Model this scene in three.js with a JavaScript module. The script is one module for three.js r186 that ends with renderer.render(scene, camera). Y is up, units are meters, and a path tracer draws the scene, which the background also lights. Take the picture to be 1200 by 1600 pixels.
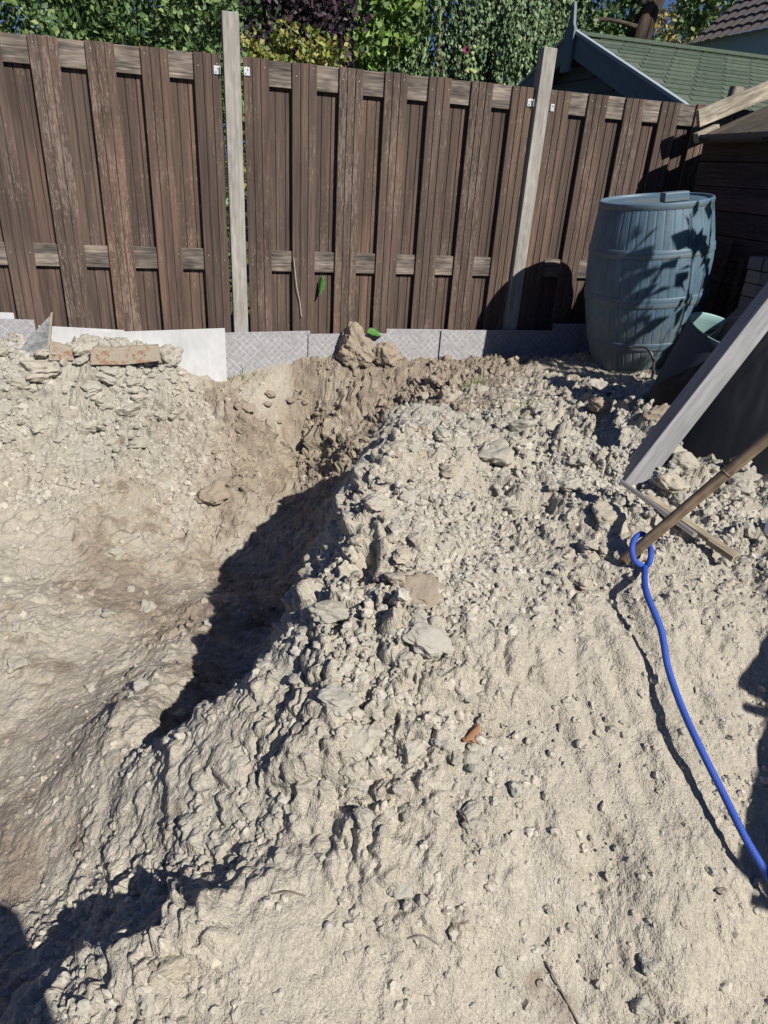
import * as THREE from 'three';
import { mergeGeometries, mergeVertices, toCreasedNormals } from 'three/addons/utils/BufferGeometryUtils.js';
import { MarchingCubes } from 'three/addons/objects/MarchingCubes.js';
import { RoundedBoxGeometry } from 'three/addons/geometries/RoundedBoxGeometry.js';

// ------------------------------------------------------------------ camera, sky, sun, exposure
const scene = new THREE.Scene();
const CAM = new THREE.Vector3(-0.4375, 1.3062, 4.5907);
const camera = new THREE.PerspectiveCamera(73.77, 0.75, 0.05, 400);
camera.position.copy(CAM);
camera.rotation.set(-0.4687, -0.3032, 0.0666, 'YXZ');
camera.updateMatrixWorld();
scene.add(camera);

const SUN = new THREE.Vector3(0.40, 0.86, 1).normalize();
{
  const w = 512, h = 256, data = new Float32Array(w * h * 4);
  for (let j = 0; j < h; j++) for (let i = 0; i < w; i++) {
    const el = Math.PI * ((j + 0.5) / h - 0.5), az = 2 * Math.PI * ((i + 0.5) / w - 0.5);
    const d = new THREE.Vector3(Math.cos(el) * Math.cos(az), Math.sin(el), Math.cos(el) * Math.sin(az));
    const up = Math.max(0, d.y), k = Math.pow(1 - up, 3.2);
    const mu = Math.max(0, d.dot(SUN)), glow = 0.10 * Math.pow(mu, 14) + 0.03 * Math.pow(mu, 4);
    const o = 4 * (j * w + i);
    data[o] = 0.021 + 0.060 * k + glow;
    data[o + 1] = 0.049 + 0.088 * k + glow * 0.95;
    data[o + 2] = 0.142 + 0.128 * k + glow * 0.85;
    data[o + 3] = 1;
  }
  const sky = new THREE.DataTexture(data, w, h, THREE.RGBAFormat, THREE.FloatType);
  sky.mapping = THREE.EquirectangularReflectionMapping;
  sky.magFilter = sky.minFilter = THREE.LinearFilter;
  sky.needsUpdate = true;
  scene.background = sky; scene.environment = sky;
}
const sun = new THREE.DirectionalLight(new THREE.Color().setRGB(1, 0.945, 0.86), 4.6);
sun.position.copy(SUN).multiplyScalar(18); sun.target.position.set(0.5, 0, 1);
sun.castShadow = true; sun.shadow.mapSize.set(4096, 4096);
Object.assign(sun.shadow.camera, { left: -9, right: 9, top: 9, bottom: -9, near: 0.5, far: 60 });
scene.add(sun, sun.target);

const renderer = new THREE.WebGLRenderer({ antialias: true });
renderer.toneMapping = THREE.LinearToneMapping;
renderer.toneMappingExposure = 1.5;
renderer.shadowMap.enabled = true;

// ------------------------------------------------------------------ helpers
function rng(seed) { let a = seed >>> 0; return () => { a = (a + 0x6D2B79F5) | 0; let t = Math.imul(a ^ (a >>> 15), 1 | a); t = (t + Math.imul(t ^ (t >>> 7), 61 | t)) ^ t; return ((t ^ (t >>> 14)) >>> 0) / 4294967296; }; }
const R0 = rng(7);
const V = (x, y, z) => new THREE.Vector3(x, y, z);
const lerp = (a, b, t) => a + (b - a) * t;
const clamp = (x, a = 0, b = 1) => Math.min(b, Math.max(a, x));
const sstep = (a, b, x) => { const t = clamp((x - a) / (b - a)); return t * t * (3 - 2 * t); };
function hash2(i, j) { let h = Math.imul(i, 374761393) + Math.imul(j, 668265263) | 0; h = Math.imul(h ^ (h >>> 13), 1274126177); return ((h ^ (h >>> 16)) >>> 0) / 4294967296; }
function vnoise(x, y) {                                    // -1 .. 1 value noise
  const i = Math.floor(x), j = Math.floor(y), fx = x - i, fy = y - j;
  const u = fx * fx * fx * (fx * (fx * 6 - 15) + 10), v = fy * fy * fy * (fy * (fy * 6 - 15) + 10);
  const a = hash2(i, j), b = hash2(i + 1, j), c = hash2(i, j + 1), d = hash2(i + 1, j + 1);
  return 2 * (a + (b - a) * u + (c - a) * v + (a - b - c + d) * u * v) - 1;
}
function fbm(x, y, o = 4) { let s = 0, a = 0.5, f = 1; for (let k = 0; k < o; k++) { s += a * vnoise(x * f + 17.3 * k, y * f - 9.1 * k); a *= 0.5; f *= 2.03; } return s; }
function vnoise3(x, y, z) {
  const k = Math.floor(z), f = z - k, u = f * f * (3 - 2 * f);
  return vnoise(x + k * 37.7, y - k * 19.3) * (1 - u) + vnoise(x + (k + 1) * 37.7, y - (k + 1) * 19.3) * u;
}
function tnoise(x, y, p, q) {                              // tileable value noise, periods p, q in cells
  const i = Math.floor(x), j = Math.floor(y), fx = x - i, fy = y - j, u = fx * fx * (3 - 2 * fx), v = fy * fy * (3 - 2 * fy);
  const m = (n, k) => ((n % k) + k) % k;
  const a = hash2(m(i, p), m(j, q) + 991), b = hash2(m(i + 1, p), m(j, q) + 991), c = hash2(m(i, p), m(j + 1, q) + 991), d = hash2(m(i + 1, p), m(j + 1, q) + 991);
  return a + (b - a) * u + (c - a) * v + (a - b - c + d) * u * v;
}
function domes(x, y, z, seed, block) {                      // overlapping lumps in space, rounded (block 0) to blocky (block 1)
  const i = Math.floor(x), j = Math.floor(y), l = Math.floor(z); let m = 0;
  for (let a = -1; a <= 1; a++) for (let b = -1; b <= 1; b++) for (let c = -1; c <= 1; c++) {
    let h = Math.imul(i + a + seed * 57, 374761393) + Math.imul(j + b, 668265263) + Math.imul(l + c, 1442695041) | 0; h = Math.imul(h ^ (h >>> 13), 1274126177); h ^= h >>> 16;
    const r3 = ((h >>> 22) & 1023) / 1023; if (r3 < 0.4) continue;
    const r1 = (h & 2047) / 2047, r2 = ((h >>> 11) & 2047) / 2047, rad = 0.3 + 0.62 * (r3 - 0.4) * (r3 - 0.4) * 2.7;
    const dx = x - (i + a + r1), dy = y - (j + b + r2), dz = z - (l + c + ((h >>> 5) & 1023) / 1023), d2 = dx * dx + dy * dy + dz * dz;
    if (d2 > rad * rad * 1.4) continue;
    let d = Math.sqrt(d2);
    if (block) { const an = r1 * 17 + r2 * 5, cs = Math.cos(an), sn = Math.sin(an), ux = Math.abs(dx * cs + dz * sn), uz = Math.abs(-dx * sn + dz * cs), uy = Math.abs(dy + 0.5 * (r2 - 0.5) * dx); d = d * 0.45 + 0.68 * Math.max(ux, uz, uy, 0.72 * (ux + uz)); }
    const q = 1 - (d * d) / (rad * rad);
    if (q > 0) { const t = rad * Math.min(0.92, 1.2 * Math.sqrt(q)) * (0.72 + 0.28 * r2); if (t > m) m = t; }
  }
  return m;
}
const _v = new THREE.Vector3();
function ray(px, py) { const f = 1066.06; return V((px - 600) / f, (800 - py) / f, -1).applyQuaternion(camera.quaternion); }
const atY = (px, py, y) => { const d = ray(px, py); return CAM.clone().addScaledVector(d, (y - CAM.y) / d.y); };
const atZ = (px, py, z) => { const d = ray(px, py); return CAM.clone().addScaledVector(d, (z - CAM.z) / d.z); };
const atX = (px, py, x) => { const d = ray(px, py); return CAM.clone().addScaledVector(d, (x - CAM.x) / d.x); };
const atD = (px, py, d) => CAM.clone().addScaledVector(ray(px, py), d);

const used = {};
function numbered(n) { if (!(n in used)) { used[n] = 0; return n; } used[n]++; return n + '_' + String(used[n]).padStart(3, '0'); }
function shade(o) { o.traverse(c => { if (c.isMesh) { c.castShadow = true; c.receiveShadow = true; } }); return o; }
function tag(o, label, category, group, kind) { if (label) o.userData.label = label; if (category) o.userData.category = category; if (group) o.userData.group = group; if (kind) o.userData.kind = kind; return o; }
function thing(name, label, category, pos = [0, 0, 0], group) { const g = new THREE.Group(); g.name = numbered(name); g.position.set(...pos); tag(g, label, category, group); scene.add(g); return g; }
function part(name, geo, m, parent) { const o = new THREE.Mesh(geo, m); o.name = name; o.castShadow = o.receiveShadow = true; parent.add(o); return o; }
function single(name, geo, m, label, category, group) { const o = new THREE.Mesh(geo, m); o.name = numbered(name); o.castShadow = o.receiveShadow = true; tag(o, label, category, group); scene.add(o); return o; }
function structure(name, geo, m) { const o = new THREE.Mesh(geo, m); o.name = name; o.castShadow = o.receiveShadow = true; o.userData.kind = 'structure'; scene.add(o); return o; }
function boxUV(geo, s = 1, ou = 0, ov = 0, swap = false) {  // uv in metres from the dominant axis of each face
  const g = geo.index ? geo.toNonIndexed() : geo, p = g.attributes.position, uv = new Float32Array(p.count * 2);
  const a = V(), b = V(), c = V(), n = V();
  for (let i = 0; i < p.count; i += 3) {
    a.fromBufferAttribute(p, i); b.fromBufferAttribute(p, i + 1); c.fromBufferAttribute(p, i + 2);
    n.crossVectors(b.clone().sub(a), c.clone().sub(a)); const ax = Math.abs(n.x), ay = Math.abs(n.y), az = Math.abs(n.z);
    [a, b, c].forEach((q, k) => {
      let u, v; if (az >= ax && az >= ay) { u = q.x; v = q.y; } else if (ax >= ay) { u = q.z; v = q.y; } else { u = q.x; v = q.z; }
      if (swap) [u, v] = [v, u];
      uv[2 * (i + k)] = u * s + ou; uv[2 * (i + k) + 1] = v * s + ov;
    });
  }
  g.setAttribute('uv', new THREE.BufferAttribute(uv, 2)); return g;
}
function bevelBox(w, h, d, r = 0.003) { const g = new RoundedBoxGeometry(w, h, d, 1, Math.min(r, w / 3, h / 3, d / 3)); return g; }
function tube(pts, radius, seg = 24, rad = 8) { return new THREE.TubeGeometry(new THREE.CatmullRomCurve3(pts), seg, radius, rad, false); }
function between(mesh, a, b, up) {                          // put a mesh whose length runs along y from a to b
  const d = b.clone().sub(a), y = d.clone().normalize(); let x = (up || V(0, 0, 1)).clone().cross(y).normalize(); if (x.lengthSq() < 0.1) x = V(1, 0, 0);
  const z = x.clone().cross(y); mesh.quaternion.setFromRotationMatrix(new THREE.Matrix4().makeBasis(x, y, z.multiplyScalar(1))); mesh.position.copy(a).addScaledVector(d, 0.5); return mesh;
}
function tex(w, h, fn, { srgb = true, rx = 1, ry = 1 } = {}) {
  const d = new Uint8Array(w * h * 4), o = [0, 0, 0];
  for (let j = 0; j < h; j++) for (let i = 0; i < w; i++) { fn(i, j, o); const k = 4 * (j * w + i); d[k] = clamp(o[0], 0, 255); d[k + 1] = clamp(o[1], 0, 255); d[k + 2] = clamp(o[2], 0, 255); d[k + 3] = 255; }
  const t = new THREE.DataTexture(d, w, h); t.wrapS = t.wrapT = THREE.RepeatWrapping; t.magFilter = THREE.LinearFilter; t.minFilter = THREE.LinearMipmapLinearFilter; t.generateMipmaps = true;
  if (srgb) t.colorSpace = THREE.SRGBColorSpace; t.repeat.set(rx, ry); t.needsUpdate = true; return t;
}
const rgb = (r, g, b) => new THREE.Color().setRGB(r, g, b);
const std = (c, rough = 0.9, o = {}) => new THREE.MeshStandardMaterial({ color: c, roughness: rough, ...o });

// ------------------------------------------------------------------ materials
// weathered fence wood: vertical grain, flaking stain. uv in metres, the tile is 0.5 x 2 m
function fenceWood(seed, peel) {
  const w = 256, h = 1024;
  const map = tex(w, h, (i, j, o) => {
    const u = i / w, v = j / h;
    const g1 = tnoise(u * 64, v * 10 + seed, 64, 10), g2 = tnoise(u * 128, v * 24 + 3, 128, 24), g3 = tnoise(u * 10, v * 5 + seed * 2, 10, 5);
    const fl = tnoise(u * 120 + seed, v * 56, 120, 56) * 0.55 + tnoise(u * 200, v * 150 + seed, 200, 150) * 0.45;
    const zone = tnoise(u * 7, v * 6 + seed * 3, 7, 6) * 0.6 + tnoise(u * 20, v * 14, 20, 14) * 0.4;
    let k = 0.82 + 0.20 * (g1 - 0.5) + 0.22 * (g2 - 0.5) + 0.26 * (g3 - 0.5);
    let r = 97 * k, g = 82 * k, b = 73 * k;
    const warm = clamp((g3 - 0.55) * 2.2); r += 6 * warm; g += 1 * warm;
    const f = clamp((fl + zone * 0.6 - (1.16 - peel * 0.26)) * 8);
    r = lerp(r, 138, f * 0.52); g = lerp(g, 127, f * 0.52); b = lerp(b, 117, f * 0.52);
    o[0] = r; o[1] = g; o[2] = b;
  }, { rx: 2, ry: 0.5 });
  const bump = tex(w, h, (i, j, o) => { const u = i / w, v = j / h; const q = 130 + 70 * (tnoise(u * 100, v * 12 + seed, 100, 12) - 0.5) + 60 * (tnoise(u * 90 + seed, v * 42, 90, 42) - 0.5); o[0] = o[1] = o[2] = q; }, { srgb: false, rx: 2, ry: 0.5 });
  return [map, bump];
}
const woods = [fenceWood(1, 0.25), fenceWood(5, 0.55), fenceWood(9, 1.05)];
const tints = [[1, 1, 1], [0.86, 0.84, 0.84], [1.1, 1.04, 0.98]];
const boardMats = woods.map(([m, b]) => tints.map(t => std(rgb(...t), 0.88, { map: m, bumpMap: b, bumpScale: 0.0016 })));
function greyWood(base, seed, contrast = 1) {
  const w = 512, h = 256;                                    // grain along u; tile 2 x 0.5 m
  return tex(w, h, (i, j, o) => {
    const u = i / w, v = j / h, g = tnoise(u * 12, v * 60 + seed, 12, 60), g2 = tnoise(u * 40, v * 128, 40, 128), st = tnoise(u * 9 + seed, v * 6, 9, 6), s2 = tnoise(u * 50, v * 26 + seed, 50, 26);
    const k = 0.86 + contrast * (0.34 * (g - 0.5) + 0.3 * (g2 - 0.5) + 0.34 * (st - 0.5) + 0.2 * (s2 - 0.5));
    o[0] = base[0] * k; o[1] = base[1] * k; o[2] = base[2] * k;
  }, { rx: 0.5, ry: 2 });
}
const railMap = greyWood([114, 105, 97], 3, 1.2), postMap = greyWood([166, 162, 156], 8, 0.42), oldMap = greyWood([172, 163, 146], 12, 0.8);
const railMat = std(0xffffff, 0.92, { map: railMap, bumpMap: railMap, bumpScale: 0.003 });
const postMat = std(0xffffff, 0.9, { map: postMap, bumpMap: postMap, bumpScale: 0.0015 });
const oldWood = std(0xffffff, 0.92, { map: oldMap, bumpMap: oldMap, bumpScale: 0.003 });
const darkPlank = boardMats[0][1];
const zinc = std(rgb(0.62, 0.63, 0.63), 0.42, { metalness: 0.7 });
const screwMat = std(rgb(0.3, 0.28, 0.26), 0.5, { metalness: 0.4 });

// soil grain
const grainMap = tex(1024, 1024, (i, j, o) => {
  const u = i / 1024, v = j / 1024;
  const a = tnoise(u * 60, v * 60, 60, 60), b = tnoise(u * 150, v * 150 + 5, 150, 150), c = tnoise(u * 340, v * 340, 340, 340);
  const q = 255 * (0.36 * Math.pow(a, 1.4) + 0.36 * b + 0.28 * c); o[0] = o[1] = o[2] = q;
}, { srgb: false });
const grainCol = tex(1024, 1024, (i, j, o) => {
  const u = i / 1024, v = j / 1024;
  const c = tnoise(u * 400, v * 400, 400, 400), b = tnoise(u * 170, v * 170, 170, 170), s = hash2(i + 11, j + 77);
  const q = 214 + 34 * (c - 0.5) + 30 * (b - 0.5) + (s > 0.992 ? 34 : 0) - (s < 0.02 ? 46 : 0); o[0] = q; o[1] = q * 0.996; o[2] = q * 0.985;
});
const soilMat = new THREE.MeshStandardMaterial({ color: 0xffffff, vertexColors: true, roughness: 1, map: grainCol, bumpMap: grainMap, bumpScale: 0.006 });

// ------------------------------------------------------------------ the dug-over ground
// [px, py, height] on the picture's rays; 'z' entries give the depth instead; 'w' entries are world x, z, height.
// trailing numbers: clods 0..1, grey clay 0..1, brown 0..1, run-off streaks 0..1
const CP = [];
const Y = (px, py, y) => { const p = atY(px, py, y); CP.push([p.x, p.z, p.y]); };
const Z = (px, py, z) => { const p = atZ(px, py, z); CP.push([p.x, p.z, p.y]); };
const W = (x, z, y) => CP.push([x, z, y]);
// rim of the heap beside the trench
for (const a of [[620, 645, .31], [604, 676, .31], [588, 708, .3], [566, 752, .29], [556, 800, .28], [550, 850, .26], [538, 895, .22], [500, 935, .16], [476, 962, .13], [438, 1015, .08], [408, 1050, .05], [340, 1102, -.05], [280, 1142, -.15], [220, 1185, -.25], [645, 642, .3], [700, 648, .3]]) Y(...a);
// foot of the trench wall below that rim
for (const [x, z, y] of [[.30, 1.3, -.45], [.12, 1.5, -.6], [-.08, 1.92, -.7], [-.28, 2.34, -.7], [-.42, 2.7, -.58], [-.54, 2.88, -.46]]) W(x, z, y);
// trench floor where the heap's shadow ends
for (const a of [[462, 745, -.6], [372, 880, -.72], [372, 945, -.62], [322, 1000, -.58], [296, 1050, -.46]]) Y(...a);
// bank along the fence, from its brow down to the floor
for (const a of [[20, 572, .36], [110, 573, .32], [200, 570, .3], [258, 584, .27], [310, 608, .18], [370, 598, .12], [440, 590, .12], [520, 572, .16],
  [60, 640, .52], [60, 720, .78], [60, 800, 1.08], [60, 900, 1.5], [60, 1000, 1.98], [160, 640, .48], [160, 760, .86], [170, 860, 1.26], [250, 650, .42], [250, 730, .66], [250, 810, .96], [250, 900, 1.38],
  [420, 610, .2], [415, 650, .3], [425, 700, .44], [380, 790, .86], [330, 860, 1.16], [540, 610, .3], [560, 650, .46], [520, 710, .6], [600, 590, .3], [620, 615, .45]]) Z(...a);
for (const a of [[250, 1000, -.63], [60, 1100, -.62], [170, 1090, -.56], [60, 1200, -.57], [150, 1180, -.38], [235, 1105, -.32], [20, 1300, -.6], [80, 1400, -.57], [20, 1480, -.58]]) Y(...a);
// the heap and the ground by the barrel
for (const a of [[700, 590, .13], [780, 592, .17], [850, 580, .19], [910, 605, .24], [960, 606, .26], [690, 675, .3], [800, 680, .31], [900, 650, .29], [1000, 670, .30], [900, 730, .31], [1000, 770, .3], [1100, 770, .28], [1190, 790, .26], [750, 750, .3], [640, 780, .3], [680, 830, .28], [800, 850, .28], [950, 850, .29], [1080, 900, .28], [1190, 910, .25],
  [600, 900, .25], [570, 1000, .17], [700, 950, .24], [850, 960, .24], [1000, 980, .22], [1150, 1000, .2], [480, 1080, .07], [600, 1100, .1], [750, 1100, .12], [900, 1100, .12], [1050, 1100, .1], [1180, 1100, .08],
  [400, 1180, -.05], [500, 1200, 0], [650, 1220, .02], [800, 1230, .02], [1000, 1230, .01], [1150, 1250, 0], [250, 1250, -.27], [350, 1280, -.17], [150, 1290, -.43], [500, 1330, -.1], [700, 1370, -.09], [900, 1380, -.1], [1100, 1400, -.1]]) Y(...a);
// the low step in front, its edge and its foot
for (const a of [[430, 1362, -.11], [310, 1432, -.14], [200, 1490, -.19], [120, 1530, -.27], [140, 1595, -.26], [380, 1325, -.19], [280, 1385, -.31], [200, 1420, -.41], [100, 1470, -.5], [40, 1560, -.52],
  [300, 1560, -.2], [500, 1550, -.2], [700, 1560, -.24], [900, 1560, -.26], [1150, 1560, -.26]]) Y(...a);
for (const x of [-3, -2, -1, 0, 1, 2, 3]) { W(x, -0.25, 0.02); if (x < 2.5) W(x, 4.35, -.42); W(x, 5.3, -.4); }
for (const [x, z, y] of [[-2.6, .5, .2], [-2.6, 1.4, -.3], [-2.6, 2.5, -.5], [-2.4, 3.6, -.5], [-1.6, 3.4, -.6], [3.3, .6, .3], [3.3, 1.8, .3], [2.7, 2.6, .26], [2.2, 3.3, .12], [3.2, 3.6, .1], [2.6, 4.2, -.1], [1.6, 3.9, -.05], [2.2, 1.0, .25], [2.6, 1.4, .28], [1.9, 1.7, .29], [1.5, .12, .08], [2.1, .12, .1]]) W(x, z, y);

const GX0 = -3.2, GX1 = 3.8, GZ0 = -0.24, GZ1 = 5.9, GN = 176, GM = 154;
const gridH = new Float32Array(GN * GM), gridA = new Float32Array(GN * GM * 4);
{
  // thin plate spline through the control points
  const n = CP.length, N = n + 3, A = Array.from({ length: N }, () => new Float64Array(N + 1));
  const U = r2 => r2 < 1e-9 ? 0 : 0.5 * r2 * Math.log(r2);
  for (let i = 0; i < n; i++) {
    for (let j = 0; j < n; j++) { const dx = CP[i][0] - CP[j][0], dz = CP[i][1] - CP[j][1]; A[i][j] = U(dx * dx + dz * dz); }
    A[i][i] += 0.004; A[i][n] = A[n][i] = 1; A[i][n + 1] = A[n + 1][i] = CP[i][0]; A[i][n + 2] = A[n + 2][i] = CP[i][1]; A[i][N] = CP[i][2];
  }
  for (let c = 0; c < N; c++) {
    let p = c; for (let r = c + 1; r < N; r++) if (Math.abs(A[r][c]) > Math.abs(A[p][c])) p = r;
    [A[c], A[p]] = [A[p], A[c]];
    for (let r = 0; r < N; r++) if (r !== c && A[r][c] !== 0) { const f = A[r][c] / A[c][c]; for (let k = c; k <= N; k++) A[r][k] -= f * A[c][k]; }
  }
  const wgt = A.map((row, i) => row[N] / row[i]);
  for (let j = 0; j < GM; j++) for (let i = 0; i < GN; i++) {
    const x = lerp(GX0, GX1, i / (GN - 1)), z = lerp(GZ0, GZ1, j / (GM - 1));
    let s = wgt[n] + wgt[n + 1] * x + wgt[n + 2] * z;
    for (let k = 0; k < n; k++) { const dx = x - CP[k][0], dz = z - CP[k][1]; s += wgt[k] * U(dx * dx + dz * dz); }
    gridH[j * GN + i] = s;
  }
  // what the soil is like: [px, py, height, clods, grey, brown, streaks]
  const AT = [];
  for (const [px, py, y, ...r] of [
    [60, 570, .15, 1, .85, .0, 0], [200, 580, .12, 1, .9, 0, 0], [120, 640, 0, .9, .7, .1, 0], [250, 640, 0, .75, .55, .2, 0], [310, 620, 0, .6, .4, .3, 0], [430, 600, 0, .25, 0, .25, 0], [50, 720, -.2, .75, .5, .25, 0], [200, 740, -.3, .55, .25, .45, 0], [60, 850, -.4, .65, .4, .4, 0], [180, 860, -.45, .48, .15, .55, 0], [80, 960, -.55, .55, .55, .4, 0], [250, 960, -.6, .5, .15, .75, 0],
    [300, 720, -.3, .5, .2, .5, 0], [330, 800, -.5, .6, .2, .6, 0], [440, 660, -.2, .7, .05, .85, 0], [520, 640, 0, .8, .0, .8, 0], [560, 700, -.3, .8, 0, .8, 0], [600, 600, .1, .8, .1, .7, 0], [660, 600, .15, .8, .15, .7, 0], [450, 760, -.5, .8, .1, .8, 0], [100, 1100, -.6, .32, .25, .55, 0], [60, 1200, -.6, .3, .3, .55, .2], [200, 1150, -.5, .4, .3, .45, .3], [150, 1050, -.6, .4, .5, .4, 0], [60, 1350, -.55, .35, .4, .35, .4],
    [430, 900, -.6, .7, .2, .6, 0], [500, 800, -.4, .7, .2, .5, .2],
    [700, 680, .27, .55, .5, 0, 0], [800, 700, .3, .7, .55, 0, 0], [900, 700, .3, .9, .45, 0, 0], [960, 620, .33, .8, .25, .25, 0], [760, 610, .17, .55, .1, .4, 0], [860, 600, .22, .6, .2, .35, 0], [1000, 700, .3, .9, .4, .1, 0], [1100, 800, .28, 1, .4, .1, 0],
    [600, 800, .25, 1, .2, 0, 0], [590, 900, .2, 1, .25, 0, 0], [700, 850, .25, .65, .3, 0, 0], [850, 850, .28, .7, .2, 0, 0], [970, 900, .28, .6, .15, 0, .3], [560, 1000, .14, .9, .35, 0, .1], [700, 1000, .2, .75, .3, 0, .2], [850, 1000, .2, .5, .15, 0, .6], [1000, 1050, .15, .35, .05, 0, .8], [1150, 1050, .15, .5, .1, 0, .5],
    [440, 1100, .04, .8, .4, 0, .3], [520, 1130, .05, .95, .5, 0, .1], [620, 1170, .05, .9, .5, 0, 0], [750, 1170, .05, .6, .25, 0, .4], [900, 1180, .05, .35, .1, 0, .9], [1050, 1200, .03, .3, .05, 0, .8], [300, 1200, -.2, .55, .4, .1, .6], [200, 1280, -.35, .4, .4, .2, .8], [350, 1280, -.16, .7, .45, 0, .4], [500, 1290, -.07, .85, .5, 0, 0], [650, 1300, -.05, .7, .35, 0, 0], [800, 1330, -.07, .35, .12, 0, .4], [1000, 1350, -.07, .25, .05, 0, .6], [1150, 1380, -.08, .35, .1, 0, .3],
    [250, 1400, -.3, .7, .5, 0, .4], [130, 1440, -.5, .5, .4, .2, .5], [300, 1480, -.18, .75, .35, 0, 0], [220, 1560, -.22, .7, .3, 0, 0], [420, 1450, -.15, .25, .1, 0, 0], [430, 1560, -.2, .12, 0, 0, 0], [600, 1420, -.12, .55, .4, 0, 0], [580, 1560, -.22, .25, .1, 0, 0], [720, 1500, -.18, .35, .15, 0, 0], [900, 1480, -.18, .2, .05, 0, .2], [1000, 1560, -.25, .6, .3, 0, 0], [1150, 1520, -.22, .4, .15, 0, 0]]) { const p = atY(px, py, y); AT.push([p.x, p.z, r]); }
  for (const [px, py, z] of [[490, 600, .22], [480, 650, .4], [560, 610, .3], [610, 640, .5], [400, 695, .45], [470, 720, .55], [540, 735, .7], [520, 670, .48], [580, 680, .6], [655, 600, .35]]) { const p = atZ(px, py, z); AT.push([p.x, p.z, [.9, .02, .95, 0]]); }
  AT.push([-2.6, 1, [.6, .5, .3, 0]], [-2.6, 3, [.3, .3, .6, 0]], [2.6, 1.5, [.7, .3, .2, 0]], [2.6, 3.2, [.5, .2, .1, 0]], [0, 5.2, [.3, .1, .2, 0]], [2, 4.6, [.3, .1, .1, 0]]);
  for (let j = 0; j < GM; j++) for (let i = 0; i < GN; i++) {
    const x = lerp(GX0, GX1, i / (GN - 1)), z = lerp(GZ0, GZ1, j / (GM - 1)), s = [0, 0, 0, 0]; let ws = 0;
    for (const [ax, az, r] of AT) { const d2 = (x - ax) ** 2 + (z - az) ** 2, w = 1 / (d2 * d2 + 4e-4); ws += w; for (let k = 0; k < 4; k++) s[k] += w * r[k]; }
    for (let k = 0; k < 4; k++) gridA[(j * GN + i) * 4 + k] = s[k] / ws;
  }
}
function hBase(x, z) {                                       // bicubic lookup
  const gx = clamp((x - GX0) / (GX1 - GX0)) * (GN - 1), gz = clamp((z - GZ0) / (GZ1 - GZ0)) * (GM - 1);
  const i = Math.min(GN - 2, Math.floor(gx)), j = Math.min(GM - 2, Math.floor(gz)), u = gx - i, v = gz - j;
  const cr = (a, b, c, d, t) => b + 0.5 * t * (c - a + t * (2 * a - 5 * b + 4 * c - d + t * (3 * (b - c) + d - a)));
  const row = jj => { const o = clamp(jj, 0, GM - 1) * GN; return cr(gridH[o + Math.max(0, i - 1)], gridH[o + i], gridH[o + i + 1], gridH[o + Math.min(GN - 1, i + 2)], u); };
  return cr(row(j - 1), row(j), row(j + 1), row(j + 2), v);
}
const _a = [0, 0, 0, 0];
function attrs(x, z) {
  const gx = clamp((x - GX0) / (GX1 - GX0)) * (GN - 1), gz = clamp((z - GZ0) / (GZ1 - GZ0)) * (GM - 1);
  const i = Math.min(GN - 2, Math.floor(gx)), j = Math.min(GM - 2, Math.floor(gz)), u = gx - i, v = gz - j;
  for (let k = 0; k < 4; k++) { const g = (a, b) => gridA[((j + b) * GN + i + a) * 4 + k]; _a[k] = lerp(lerp(g(0, 0), g(1, 0), u), lerp(g(0, 1), g(1, 1), u), v); }
  return _a;
}
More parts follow.
